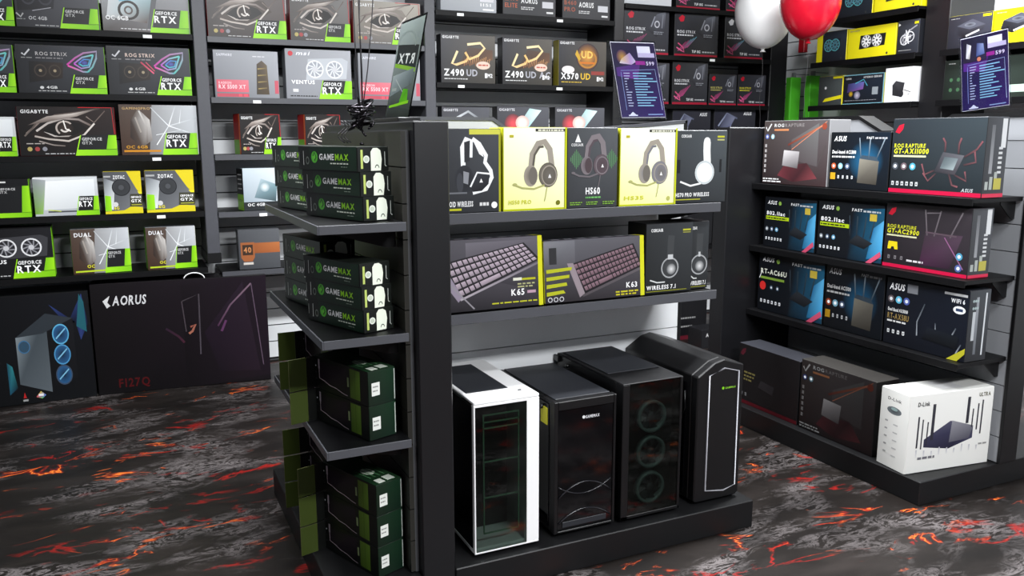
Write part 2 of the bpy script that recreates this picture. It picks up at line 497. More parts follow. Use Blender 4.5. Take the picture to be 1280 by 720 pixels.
# ================================================================== MAIN GONDOLA
GX0, GX1, GY0, GYS, GY1 = .748, 2.03, 2.24, 2.78, 3.30   # end panel x0, right end, front, spine, back
PX1 = .853
g = empty('display_gondola', (1.4, 2.76, 0))
def gl(o): o.location = (o.location[0] - 1.4, o.location[1] - 2.76, o.location[2]); return o
gl(boxes('end_panel', 'post', [(GX0, PX1, 2.24, GY1, .0, 1.466)], g, .004))
gl(boxes('plinth', 'base', [(.475, GX0 - .001, 2.24, GY1, 0, .104), (PX1 + .001, 2.027, 2.238, GY1, 0, .104)], g, .003))
sp = gl(boxes('spine', 'groove', [(PX1 + .001, 2.045, 2.775, 2.815, .106, 1.405)], g))
SL = .106
def slat_part(parent, material, horiz, a0, a1, z0, z1, plane, sign, off):
    n = int(round((z1 - z0) / SL)); hh = (z1 - z0) / n; th = .014
    bm = bmesh.new()
    if horiz == 'x': bm_box(bm, a0, a1, min(0, sign * th), max(0, sign * th), .0018, hh - .0018)
    else: bm_box(bm, min(0, sign * th), max(0, sign * th), a0, a1, .0018, hh - .0018)
    me = done(bm, 'slat', material)
    for i in range(n):
        o = link('slat', me, parent, (0 - off[0], plane - off[1], z0 + i * hh) if horiz == 'x' else (plane - off[0], 0 - off[1], z0 + i * hh))
slat_part(sp, 'slat', 'x', PX1 + .002, 2.045, .106, 1.405, 2.775, -1, (0, 0))
slat_part(sp, 'slat', 'x', PX1 + .002, 2.045, .106, 1.405, 2.815, 1, (0, 0))
ep = gl(boxes('end_backing', 'groove', [(GX0 - .012, GX0 - .001, 2.275, GY1 - .03, .106, 1.44)], g))
slat_part(ep, 'dslat', 'y', 2.275, GY1 - .03, .106, 1.44, GX0 - .012, -1, (0, 0))
# header board with a notch in the middle, black edging
hp = [(PX1 + .002, 1.405), (2.045, 1.405), (2.045, 1.474), (1.66, 1.443), (1.60, 1.428), (1.34, 1.428), (1.262, 1.447), (1.215, 1.478), (PX1 + .002, 1.478)]
gl(prism('header_board', 'slat', hp, 2.762, 2.828, 'y', g))
ed = [(PX1 + .002, 1.478), (1.215, 1.478), (1.262, 1.447), (1.34, 1.428), (1.60, 1.428), (1.66, 1.443), (2.055, 1.474)]
gl(prism('header_edging', 'rail', ed + [(x + .003, z + .012) for x, z in ed[::-1]], 2.756, 2.834, 'y', g))
gl(boxes('spine_edge_trim', 'steel', [(2.0455, 2.06, 2.756, 2.834, .106, 1.486)], g, .002))
tag(g, 'black central display gondola with white slatwall spine, holding headsets, keyboards and computer cases', 'display stand')
def gshelf(x0, x1, y0, y1, z, label, lip):
    o = empty('gondola_shelf', ((x0 + x1) / 2, (y0 + y1) / 2, z)); hx, hy = (x1 - x0) / 2, (y1 - y0) / 2
    boxes('board', 'shelf', [(-hx, hx, -hy, hy, -.018, 0)], o, .002)
    if lip == 'front': boxes('front_rail', 'rail', [(-hx, hx, -hy - .005, -hy, -.03, .003)], o, .001)
    if lip == 'left':
        boxes('front_rail', 'rail', [(-hx, hx, -hy - .005, -hy, -.024, .001)], o, .001)
        boxes('side_rail', 'rail', [(-hx - .005, -hx, -hy - .005, hy, -.024, .001)], o, .001)
    for sx in (-1, 1):
        if lip == 'front': prism('bracket', 'steel', [(hy, -.018), (hy, -.09), (hy - .03, -.09), (-hy + .04, -.03), (-hy + .04, -.018)], sx * (hx - .02) - .002, sx * (hx - .02) + .002, 'x', o)
        if lip == 'left' : prism('bracket', 'steel', [(hx, -.018), (hx, -.08), (hx - .03, -.08), (-hx + .04, -.03), (-hx + .04, -.018)], sx * (hy - .1) - .002, sx * (hy - .1) + .002, 'y', o)
    return tag(o, label, 'shelf', 'gondola shelves')
SY = 2.41
gshelf(PX1 + .004, 1.955, SY, 2.759, 1.185, 'dark shelf carrying the row of five headset boxes', 'front')
gshelf(PX1 + .004, 1.952, SY, 2.759, .866, 'dark shelf carrying the two keyboard boxes', 'front')
for z, l in ((1.186, 'upper black end shelf under a stack of three power supply boxes'), (.868, 'middle black end shelf under the second stack of power supply boxes'), (.548, 'lower black end shelf under two green-ended boxes')):
    gshelf(.475, GX0 - .028, 2.24, 3.10, z, l, 'left')

# ================================================================== RIGHT GONDOLA
RX0, RXS, RY0, RY1 = 2.727, 3.19, 2.094, 3.31
r_ = empty('display_gondola', (3.24, 2.75, 0))
def rl(o): o.location = (o.location[0] - 3.24, o.location[1] - 2.75, o.location[2]); return o
rl(boxes('end_panel', 'post', [(RX0, 3.75, RY1, RY1 + .105, 0, 1.466)], r_, .004))
rl(boxes('plinth', 'base', [(RX0, 3.75, RY0, RY1 - .001, 0, .098)], r_, .003))
rs = rl(boxes('spine', 'groove', [(RXS, RXS + .05, RY0 + .004, RY1 - .001, .1, 1.405)], r_))
slat_part(rs, 'gslat', 'y', RY0 + .004, RY1 - .001, .1, 1.405, RXS, -1, (0, 0))
slat_part(rs, 'gslat', 'y', RY0 + .004, RY1 - .001, .1, 1.405, RXS + .05, 1, (0, 0))
rp = [(RY1 - .001, 1.405), (RY1 - .001, 1.50), (2.93, 1.50), (2.79, 1.43), (2.55, 1.43), (2.44, 1.495), (RY0 + .004, 1.495), (RY0 + .004, 1.405)]
rl(prism('header_board', 'gslat', rp, RXS - .016, RXS + .066, 'x', r_))
re = rp[1:7]
rl(prism('header_edging', 'steel', re + [(y, z + .016) for y, z in re[::-1]], RXS - .022, RXS + .072, 'x', r_))
rl(boxes('spine_edge_trim', 'steel', [(RXS - .018, RXS + .085, RY0 - .012, RY0 + .003, .1, 1.50)], r_, .002))
tag(r_, 'black display gondola of router boxes with grey slatwall spine, at the right', 'display stand')
def rgshelf(z, label):
    x0, x1, y0, y1 = 2.885, RXS - .018, 2.10, RY1 - .003
    o = empty('gondola_shelf', ((x0 + x1) / 2, (y0 + y1) / 2, z)); hx, hy = (x1 - x0) / 2, (y1 - y0) / 2
    boxes('board', 'shelf', [(-hx, hx, -hy, hy, -.018, 0)], o, .002)
    boxes('front_rail', 'shelf', [(-hx - .005, -hx, -hy, hy, -.028, .001)], o, .001)
    for sy in (-1, 1): prism('bracket', 'steel', [(hx, -.018), (hx, -.09), (hx - .02, -.09), (hx - .09, -.03), (hx - .09, -.018)], sy * (hy - .03) - .002, sy * (hy - .03) + .002, 'y', o)
    return tag(o, label, 'shelf', 'gondola shelves')
rgshelf(1.190, 'black shelf under the topmost row of router boxes')
rgshelf(.878, 'black shelf under the middle row of router boxes')
rgshelf(.550, 'black shelf under the third row of router boxes')

# ================================================================== PRINT DESIGNS
GREEN, LIME = '#7ac413', '#9be01c'
def corner(a, rtx=True, x0=.56, top=.44, x1=1.0, dim=False):
    """black and green corner panel with the chip maker's lettering"""
    a.part('printed_corner')
    w = x1 - x0; sl = .05
    a.poly([(x0 + .02, .02), (x1, .02), (x1, top), (x0 + sl + .01, top)], '#17181a')
    a.poly([(x0 - .012, .0), (x0, .0), (x0 + sl + .012, top), (x0 + sl, top)], LIME)
    a.poly([(x0, .0), (x1, .0), (x1, .12), (x0 + .015, .12)], [LIME, GREEN, GREEN, LIME])
    tw = w * .27
    a.poly([(x1 - tw, .12), (x1, .12), (x1, top), (x1 - tw * .72, top)], [GREEN, LIME, LIME, GREEN])
    a.line([(x1 - tw, .12), (x1, .13)], .012, '#3b6a08')
    if rtx:
        a.text('GEFORCE', x0 + sl * 1.2, top - .11, .07, '#f0f0f0', 0, maxw=w * .58)
        a.text('RTX', x0 + sl * .9, top - .28, .145, '#ffffff', 0, maxw=w * .60)
    else:
        a.text('GEFORCE', x0 + sl * 1.3, top - .11, .06, '#c8c8c8', 0, maxw=w * .5)
        a.text('GTX', x0 + sl * 1.3, top - .19, .06, '#b8b8b8', 0, maxw=w * .26)
    a.part('printed_art')

def bg(a, c): a.part('printed_art').rect(.004, .006, .996, .994, c)
def rog_eye(a, cx, cy, s, grad=True):
    """slashed eye emblem in rainbow strokes"""
    A = a.h / a.w
    def L(p, w, c, c2): a.line([(cx + x * s * A, cy + y * s) for x, y in p], w, c, c2)
    L([(-1.0, 0), (-.45, .5), (.1, .85), (.95, 1.0), (.9, .5), (.62, -.1), (.3, -.45)], .035, '#c23aa0', '#58b8b0')
    L([(-.95, -.05), (-.4, -.28), (0, -.45), (.3, -.45)], .035, '#e050a8', '#5aa8b0')
    L([(-.55, .1), (0, .55), (.72, .75)], .03, '#b050c0', '#6ad0c0')
    L([(-.55, .1), (-.1, -.22), (.42, -.1), (.72, .75)], .03, '#c050c0', '#60c0c0')
    L([(-.25, .12), (.1, .42), (.48, .4), (.36, .02), (0, -.05), (-.25, .12)], .03, '#5070c8', '#50b8c0')
    a.ell(cx + .12 * s * A, cy + .18 * s, .22 * s * A, .16 * s, '#5060b0', 14, '#403a70')

def art_strix(rtx):
    def f(a):
        bg(a, ['#17181c', '#24262b', '#3a3d44', '#1c1d22'])
        a.line([(.07, .82), (.10, .78), (.16, .90)], .03, '#c8c8cc'); a.small(.06, .72, .12, 1, '#888')
        a.text('ROG STRIX', .22, .78, .075, '#c9b3a8' if rtx else '#a8a4a4', 0, maxw=.36)
        a.small(.22, .72, .3, 1, '#8a8688', .02)
        a.poly([(.13, .22), (.5, .32), (.52, .64), (.14, .66)], ['#0c0c0e', '#241c18', '#2e241e', '#121214'])
        for cx in (.26, .42): a.ring(cx, .47, .07, .13, .2, '#3c332c'); a.circ(cx, .47, .03, '#9a8a70')
        if rtx: a.line([(.4, .68), (.55, .45)], .03, '#b0304a', '#e06080'); a.line([(.46, .68), (.56, .5)], .02, '#c04a60')
        rog_eye(a, .74, .60, .30)
        a.ell(.26, .12, .022, .03, '#cfcfcf'); a.text('6GB' if rtx else '4GB', .31, .10, .055, '#d8d8d8', 0, maxw=.13)
        a.small(.22, .045, .32, 1, '#b8b8b8', .016)
        corner(a, rtx, .58, .40)
    return f

def art_tuf(a):
    bg(a, ['#232328', '#3c3c42', '#54555c', '#2a2a30'])
    a.poly([(.03, .35), (.45, .42), (.5, 1), (.03, 1)], ['#0e0e10', '#26262a', '#30303a', '#111'])
    for cx in (.16, .36): a.ring(cx, .68, .09, .2, .2, '#3a3a42'); a.circ(cx, .68, .05, '#55555e')
    a.line([(.2, .36), (.42, .44)], .015, '#a8a8b0')
    a.line([(.01, .3), (.06, .22), (.09, .3)], .03, '#a8a8a8'); a.small(.01, .17, .1, 1, '#888')
    a.text('OC 4GB', .15, .17, .075, '#b8b8ba', 0, maxw=.22); a.small(.22, .05, .28, 1, '#b8b8b8', .016)
    corner(a, False, .52, .46, .98)

def art_dual(a):
    bg(a, ['#4a4442', '#6a6668', '#9a9ca0', '#b8bcc0'])
    a.poly([(.05, .3), (.5, .2), (.62, 1), (.12, 1)], ['#c8ccce', '#5a4a44', '#a8d0d8', '#e0e4e6'])
    a.poly([(.2, .62), (.52, .7), (.55, 1), (.22, 1)], ['#7ab8cc', '#8accd8', '#c0e4ea', '#90c4d0'])
    a.ring(.3, .45, .12, .2, .25, '#2c2624'); a.ring(.3, .45, .05, .09, .4, '#5a504c')
    a.poly([(.5, .1), (.56, .1), (.66, 1), (.6, 1)], '#55565a')
    a.text('DUAL', .64, .82, .12, '#dcdce0', 0, maxw=.28)
    a.text('OC 6GB', .04, .24, .09, '#f0f0f0', 0, maxw=.26); a.small(.2, .06, .34, 1, '#d8d8d8', .016)
    corner(a, True, .54, .50, .985)

def art_eye(base, mid, rtx=True, full=True, dim=1):
    def f(a):
        bg(a, base)
        c1, c2 = ('#c9c0ba', '#6a5c56')
        E = lambda p, w, q=c1, r=c2: a.line(p, w, q, r)
        a.poly([(.12, .42), (.5, .3), (.82, .6), (.72, .82), (.4, .86)], [mid] * 5)
        E([(.08, .45), (.22, .68), (.38, .82), (.6, .88), (.85, .97)], .035, '#8a7c74', '#3a302c')
        E([(.18, .5), (.3, .66), (.46, .76), (.62, .74), (.74, .62)], .04)
        E([(.16, .4), (.3, .34), (.5, .3), (.66, .42), (.78, .66)], .035, '#b0a49c', '#d8d0c8')
        E([(.06, .4), (.14, .55), (.2, .7)], .03, '#6a605a', '#4a403a')
        E([(.26, .5), (.36, .4), (.5, .4), (.6, .5)], .03, '#d0c8c2', '#8a7e78')
        E([(.7, .8), (.78, .68), (.9, .92)], .02, '#8a7c74', '#5a4c46')
        E([(.2, .3), (.34, .22), (.46, .2)], .025, '#a09690', '#6a605a')
        a.poly([(.24, .5), (.34, .64), (.5, .72), (.64, .66), (.7, .56), (.56, .42), (.4, .4)], ['#0e0a08'] * 7); a.ell(.47, .56, .09, .15, '#3a2e28', 20, '#1c1410'); a.ring(.47, .56, .095, .155, .2, '#b8aca4', 16, 40, 230); a.ring(.47, .56, .05, .085, .4, '#d8d0ca', 12, 200, 350)
        a.poly([(.1, .62), (.3, .8), (.55, .86), (.82, .96), (.6, .8), (.38, .72)], ['#5a4e48', '#a89c94', '#cfc6be', '#4a3e38', '#8a7e76', '#6a5e58'])
        a.line([(.46, .72), (.48, .55), (.53, .5)], .025, '#f0eae4')
        a.text('GIGABYTE', .04, .86, .07, '#e6e6e6', 0, maxw=.28)
        a.small(.07, .24, .18, 1, '#b0a8a4')
        for i, q in enumerate(('#b0a060', '#a04040', '#8a8a92')): a.circ(.1 + .075 * i, .14, .045, q, 12)
        a.small(.25, .035, .3, 1, '#c0c0c0', .016)
        a.part('printed_edge').line([(.62, .985), (.97, .985), (.985, .44)], .014, '#c01a22'); a.part('printed_art')
        corner(a, rtx, .57, .42)
    return f

def art_web(small=False):
    def f(a):
        bg(a, ['#3a2c26', '#b0b4b8', '#c8ccd0', '#6a6462'])
        a.poly([(.0, .0), (.35, .0), (.42, 1), (0, 1)], ['#3a2418', '#3a2c24', '#54463e', '#4a3c34'])
        for p, w in (([(.45, .2), (.62, .58), (1, .75)], .02), ([(.62, .58), (.72, .98)], .02), ([(.62, .58), (.4, .95)], .016), ([(.62, .58), (.98, .4)], .02), ([(.76, .63), (.8, .98)], .012), ([(.45, .4), (.8, .5)], .012)):
            a.line([(x, y) for x, y in p], w, '#eef0f2', '#b8bcc0')
        a.poly([(.12, .35), (.26, .15), (.4, .3), (.38, .7), (.24, .92), (.14, .7)], ['#2a201c', '#4a3c34', '#8a8480', '#c8c4c0', '#70665e', '#3a2e28'])
        a.line([(.25, .88), (.34, .55), (.33, .25)], .03, '#d0ccc8', '#6a605a'); a.line([(.2, .75), (.26, .45)], .03, '#a09890')
        if not small:
            a.text('GAMINGPRO', .04, .9, .05, '#b09060', 0, maxw=.36)
            a.text('OC 6GB', .06, .13, .06, '#c89020', 0, maxw=.28); a.rect(.03, .06, .5, .1, '#c88418')
            corner(a, True, .53, .44, .985)
        else:
            a.text('DUAL', .06, .83, .09, '#e4e4e6', 0, maxw=.3)
            a.text('OC', .24, .13, .07, '#d8d428', 0, maxw=.14); a.rect(.04, .04, .55, .075, '#b8d028')
            corner(a, False, .55, .52, 1)
    return f

def art_zotac(a):
    bg(a, ['#5a5c60', '#7a7c80', '#5c5e62', '#4a4c50'])
    a.poly([(.0, .1), (.22, .1), (.3, .75), (.02, .85)], ['#c8d0d0', '#e0e4e4', '#b0b4b8', '#60646a'])
    a.poly([(.62, 1), (1, 1), (1, .42), (.86, .58)], '#dcc818')
    a.poly([(.88, .52), (1, .36), (1, .5)], '#f0e020')
    a.circ(.46, .62, .2, '#2a2c2e', 22, '#383a3e'); a.ring(.46, .62, .2 * a.h / a.w, .2, .1, '#15161a'); a.circ(.46, .62, .06, '#4a4c50')
    a.rect(.02, .86, .2, .9, '#aaa'); a.text('ZOTAC', .26, .82, .085, '#f4f4f4', 0, maxw=.32)
    a.poly([(.0, .07), (.17, .07), (.17, .42), (.02, .44)], [GREEN, LIME, LIME, GREEN])
    a.poly([(.0, 0), (1, 0), (1, .14), (.7, .17), (.5, .08), (.0, .06)], '#d8c81c')
    a.circ(.28, .22, .06, '#cfcfcf', 12); a.text('6G', .24, .1, .07, '#e8dc30', 0, maxw=.14)
    a.poly([(.66, .16), (1, .16), (1, .46), (.68, .46)], '#3a3a2a'); a.text('GEFORCE', .7, .36, .05, '#fff', 0, maxw=.28); a.text('GTX', .7, .26, .07, '#fff', 0, maxw=.28); a.rect(.7, .19, .98, .215, '#a0a030')

def art_silver(a):
    bg(a, ['#b8bcc0', '#a0a4a8', '#d4d8da', '#e4e6e8'])
    a.poly([(.0, .06), (.12, .06), (.2, .93), (.0, .97)], ['#6a9a30', '#8ab84a', '#a8acb0', '#8a8e92'])
    a.poly([(.14, .16), (.2, .9), (.95, .94), (.95, .2)], ['#dcdfe0', '#f4f6f6', '#e8ecee', '#c8ccd0'])
    a.rect(.2, .09, .66, .13, '#4a4c50'); a.line([(.2, .16), (.4, .12)], .02, '#c0d040')
    corner(a, True, .64, .50)

def art_ventus(base, ink):
    def f(a):
        bg(a, base)
        a.poly([(.3, .38), (.92, .42), (.95, .78), (.86, .84), (.34, .8)], ['#3a3a3e'] * 5 if ink == '#fff' else ['#b8bcc2'] * 5)
        for cx in (.44, .74):
            a.circ(cx, .6, .17, '#26262a' if ink == '#fff' else '#9a9ea6'); a.ring(cx, .6, .18 * a.h / a.w, .18, .16, '#e2e2e4')
            for k in range(9):
                t = k * 40; a.line([(cx + .05 * a.h / a.w * math.cos(R(t)), .6 + .05 * math.sin(R(t))), (cx + .15 * a.h / a.w * math.cos(R(t + 30)), .6 + .15 * math.sin(R(t + 30)))], .025, '#8a8a90' if ink == '#fff' else '#d8dade')
            a.circ(cx, .6, .05, '#c8c8cc')
        a.circ(.08, .9, .05, '#c0303a' if ink != '#fff' else '#e0e0e0', 14); a.text('msi', .16, .87, .08, ink if ink == '#fff' else '#e8e8ee', 0, maxw=.22, slant=.2)
        a.text('VENTUS', .08, .3, .075, '#fff', 0, maxw=.36); a.rect(.1, .14, .18, .2, '#ddd'); a.small(.06, .05, .4, 1, '#222' if ink != '#fff' else '#bbb', .02)
        corner(a, True, .5, .38)
    return f

def art_rx(a):
    bg(a, ['#6a6c72', '#8a8c92', '#a8aab0', '#8e9096'])
    a.rect(.03, .12, .52, .38, ['#c8485a', '#d86070', '#d87884', '#cc5566']); a.text('RADEON', .06, .29, .05, '#f0c0c4', 0, maxw=.2); a.text('RX 5500 XT', .06, .19, .085, '#f4d0d4', 0, maxw=.42)
    a.rect(.03, .02, .52, .09, '#b84858'); a.rect(.36, .03, .41, .08, '#e05060'); a.rect(.44, .03, .5, .08, '#e05060')
    a.rect(.93, .1, .99, .38, '#c05060')
    a.text('SAPPHIRE', .05, .87, .055, '#d8d8e0', 0, maxw=.24); a.small(.6, .87, .2, 1, '#d8d8dc')
    a.poly([(.64, .08), (.84, .08), (.82, .7), (.74, .8), (.66, .72)], ['#3a3020', '#4a3c28', '#6a5a40', '#55483a', '#463a2a'])
    for k in range(4): a.line([(.67, .2 + .14 * k), (.81, .22 + .14 * k)], .025, '#a08a50', '#6a5a3a')

def art_watch(a):
    bg(a, ['#3c3e42', '#46484c', '#5a5c60', '#4a4c50'])
    a.rect(.3, .4, 1, .66, ['#8a4c28', '#a05a30', '#b06a3c', '#94532e']); a.poly([(.05, .3), (.12, .2), (.32, .2), (.38, .3), (.38, .68), (.05, .68)], '#9a5a34')
    a.rect(.09, .36, .34, .62, '#3a2a20'); a.text('40', .12, .42, .14, '#c08050', 0, maxw=.2); a.rect(.1, .12, .34, .18, '#c8c0b8')

def art_pale(a):
    bg(a, ['#8a98a4', '#b8c4cc', '#d8e0e4', '#c0ccd4'])
    a.poly([(.3, .3), (.9, .2), (.95, .6), (.5, .75)], ['#6a8088', '#3a4a50', '#7a98a0', '#a8bcc4']); a.circ(.6, .55, .12, '#e8f0f0', 14, '#8aa0a8')
    a.rect(0, 0, 1, .2, '#24282a'); a.text('OC 4GB', .1, .1, .07, '#e8e8e8', 0, maxw=.5)
def side_geforce(a):
    a.rect(.02, .004, .98, .38, [GREEN, LIME, LIME, GREEN]); a.rect(.02, .38, .98, .99, '#15161a'); a.text('RTX', .2, .2, .06, '#2a3a10', 0, maxw=.6)
    for k in range(4): a.rect(.2, .5 + .11 * k, .8, .53 + .11 * k, '#c8c8c8')
def side_red(a): a.rect(.02, .004, .98, .99, '#b01c1c'); a.rect(.02, .0, .98, .36, GREEN); a.rect(.85, 0, .98, .99, '#e08040')

def art_monitor(a):
    bg(a, ['#0a080a', '#100a10', '#1c131c', '#0e0b0e'])
    a.poly([(.5, 0), (1, .05), (1, 1), (.5, .95)], ['#0c080c', '#180f18', '#1e141e', '#120c12'])
    a.poly([(.62, .5), (.86, .95), (.94, .1), (.7, .12)], ['#1a101c', '#251a26', '#201520', '#140d16'])
    a.line([(.5, .8), (.6, .86), (.59, .3)], .012, '#3a3438', '#4a444c'); a.line([(.5, .8), (.515, .52)], .01, '#443c42')
    a.line([(.4, .56), (.47, .48), (.5, .42)], .02, '#2c1c2c', '#44202f')
    a.line([(.54, .56), (.57, .58), (.55, .52), (.53, .5)], .02, '#8a4c40', '#a86a56')
    a.line([(.7, .55), (.78, .74), (.91, .93)], .015, '#4a2c46', '#77606f'); a.line([(.72, .5), (.75, .6)], .02, '#5a3458'); a.line([(.91, .93), (.96, .15)], .008, '#5a4a5a')
    a.poly([(.065, .845), (.105, .89), (.09, .83), (.105, .80), (.085, .78)], '#d8d8d8')
    a.text('AORUS', .115, .80, .085, '#d4d4d6', 0, slant=.2, maxw=.19)
    a.text('FI27Q', .115, .055, .08, '#4a0c10', 0, maxw=.18)

def art_casebox(a):
    bg(a, ['#06080a', '#0a0c10', '#0c0e14', '#060709'])
    a.part('printed_picture')
    for p, c in (([(.55, .9), (.75, .7), (.95, .98), (1, .7), (.9, .55), (.85, .72)], '#2a3a70'), ([(.86, .68), (.98, .62), (.97, .9), (.92, .98)], '#1f5a66')): a.poly(p, [c, '#0a1020'] * 3 if len(p) == 6 else [c] * len(p))
    a.poly([(.0, .1), (.1, .16), (.06, .36), (0, .4)], ['#1a4a60', '#0c2028', '#2a7a80', '#1a4050'])
    a.poly([(.13, .19), (.5, .09), (.5, .82), (.13, .62)], ['#4a5258', '#5a6268', '#3a4248', '#7a848a'])
    a.poly([(.5, .09), (.82, .2), (.82, .76), (.5, .82)], ['#0a0b0e', '#0f1014', '#14151a', '#0c0d10'])
    a.poly([(.13, .62), (.5, .82), (.82, .76), (.45, .64)], '#2c3238')
    for cy, c in ((.62, '#5aa8d0'), (.43, '#4a90c0'), (.24, '#3a4a60')):
        a.ell(.66, cy, .09, .085, '#16263a', 20, '#2a5a88'); a.ring(.66, cy, .1, .095, .14, c); a.line([(.6, cy - .04), (.72, cy + .05)], .014, '#7ab8d8')
    a.ell(.22, .53, .07, .06, '#2a4a60', 16, '#34485a'); a.ring(.22, .53, .07, .06, .15, '#3a6a90')
    a.poly([(.15, .06), (.19, .06), (.17, .115)], '#b02020'); a.small(.145, .03, .06, 1, '#999')
    a.poly([(.3, .06), (.37, .04), (.42, .07), (.36, .11)], ['#c84a5a', '#5ac05a', '#4a7ad0', '#d0c050']); a.rect(.33, .065, .39, .085, '#f0f0f0')
    v = a.parts['printed_picture'][0]
    for q, p in enumerate(v): v[q] = ((p[0] + a.w / 2) * .62 + .36 * a.w - a.w / 2, p[1], p[2])

# motherboards
def art_ud(t1, t2, left=True):
    def f(a):
        bg(a, ['#1e1e20', '#3c3832', '#5a554e', '#34343a'])
        A = a.h / a.w
        if left:
            a.poly([(.3, .32), (.95, .5), (.95, .7), (.5, .75)], ['#3a2a20', '#6a4a34', '#5a4030', '#4a3c34'])
            for k in range(14): a.line([(.42 + .035 * k, .36 + .02 * (k % 3)), (.44 + .035 * k, .5 + .02 * (k % 4))], .016, '#8a5838', '#c09060')
            a.line([(.3, .66), (.2, .4), (.28, .38), (.46, .46), (.5, .55)], .05, '#f0d8a8', '#e0a860'); a.line([(.44, .64), (.52, .5), (.68, .58), (.8, .74), (.72, .84), (.48, .8)], .05, '#e8b870', '#f4e0b0')
            a.ell(.77, .38, .13, .085, '#d8c0b0', 18); a.small(.68, .37, .18, 1, '#b05040', .03)
        else:
            a.ell(.6, .65, .24, .3, '#d09040', 20, '#2c2430'); a.ring(.6, .6, .2, .2, .2, '#b07830'); a.text('UD', .47, .62, .16, '#f0c060', 0, maxw=.26); a.rect(.45, .5, .75, .54, '#c87020')
            a.poly([(.38, .8), (.46, .6), (.42, .56), (.34, .7)], '#c8a030')
            a.ell(.2, .36, .13, .085, '#dcd4d4', 18); a.rect(.68, .26, .96, .34, '#8a3a34')
        a.text('GIGABYTE', .03, .91, .055, '#e8e8e8', 0, maxw=.3)
        n = len(t1)
        a.text(t1, .05, .15, .14, '#f0f0f0', 0, maxw=.38); a.text(t2, .46, .15, .14, '#a8a8b0' if left else '#d8b030', 0, maxw=.10 * len(t2) + .02)
        a.small(.06, .08, .42, 1, '#d0d0d0' if left else '#c8a830', .018)
        if 'AC' not in t2 or True: a.rect(.8, .12, .84, .22, '#e8e8e8'); a.text('M2', .85, .13, .08, '#f0f0f0', 0, maxw=.1)
    return f
def art_aorus(t, c):
    def f(a):
        bg(a, ['#17171b', '#2a2a2e', '#3a3a40', '#202024'])
        a.text(t, .04, .32, .10, c, 0, maxw=.26); a.text('PRO' if t[0] == 'B' else 'ELITE', .04, .17, .10, c, 0, maxw=.24)
        a.text('AORUS', .34, .28, .12, '#f0f0f0', 0, maxw=.32); a.small(.34, .18, .25, 2, '#d0d0d0', .02)
        a.rect(.74, .2, .95, .34, '#cfcfd4'); a.rect(.82, .08, .95, .12, '#e0e0e0')
        a.line([(.2, .8), (.5, .55), (.9, .95)], .03, '#8a5a40', '#c89070'); a.ell(.75, .6, .12, .1, '#c0c0b0')
    return f
def art_whiteboard(a):
    bg(a, ['#8e9298', '#a8acb2', '#c8ccd0', '#b0b4ba']); a.rect(.7, .25, .95, .33, '#d8d8dc'); a.text('1151', .7, .15, .07, '#e8e8e8', 0, maxw=.22); a.rect(.75, .06, .95, .1, '#e8e8e8'); a.line([(.1, .5), (.5, .8), (.9, .6)], .04, '#9aa0a8', '#dde2e6')
def art_burst(hot):
    def f(a):
        bg(a, ['#2e2e32', '#3a3a40', '#55565c', '#45454a'])
        a.text('GIGABYTE', .04, .9, .055, '#d0d0d4', 0, maxw=.3)
        if hot:
            a.ell(.3, .62, .16, .22, '#e05058', 18, '#5a3a3e'); a.poly([(.3, .4), (.5, .38), (.85, .92), (.62, .96)], ['#7a3a40', '#6ab0b8', '#d8f0f0', '#b0d8d8']); a.ell(.48, .64, .13, .16, '#fff8f0', 18, '#d0a8a0')
        else: a.line([(.3, .75), (.55, .9), (.8, .72)], .05, '#c8ccd0', '#70747a'); a.line([(.3, .5), (.6, .65)], .04, '#9a9ea4')
        a.text('B450M', .06, .16, .12, '#e8e8e8', 0, maxw=.4)
    return f
def art_rog(title='#d0d0d4', slash='#c84a8a', cyan=True, logo='#b8142c'):
    def f(a):
        bg(a, ['#1c1c20', '#2a2a30', '#3e3f46', '#26262c'])
        a.poly([(.08, .86), (.16, .94), (.22, .9), (.2, .8), (.13, .78)], logo)
        a.text('ROG STRIX', .06, .53, .065, title, 0, maxw=.42); a.small(.06, .47, .36, 1, title, .03)
        a.poly([(.52, .55), (.72, .9), (.92, .97), (.9, .6), (.72, .4)], ['#2a2a30', '#5a5c66', '#6c6e78', '#3c3c44', '#202026'])
        a.ring(.73, .68, .06, .08, .35, '#b8b8c0'); a.line([(.6, .62), (.68, .85)], .03, '#8a8c96'); a.line([(.84, .6), (.86, .9)], .03, '#777982'); a.small(.66, .5, .22, 2, '#8a8c94')
        for k in range(5): a.line([(.08 + .05 * k, .12 + .02 * k), (.26 + .06 * k, .34 + .03 * k)], .014, slash, '#4aa0b0' if cyan and k > 1 else '#a04070')
        rog = [(.05, .2), (.14, .14), (.22, .1), (.2, .2), (.08, .3)]
        a.line(rog, .03, '#d0608a', '#c04a70')
        a.text('TUF 10G', .4, .09, .06, '#e8e8ea', 0, maxw=.2); a.small(.64, .1, .28, 1, '#b0b0b4', .03)
        a.part('printed_edge').rect(.004, .004, .996, .055, '#9a1830'); a.part('printed_art')
    return f
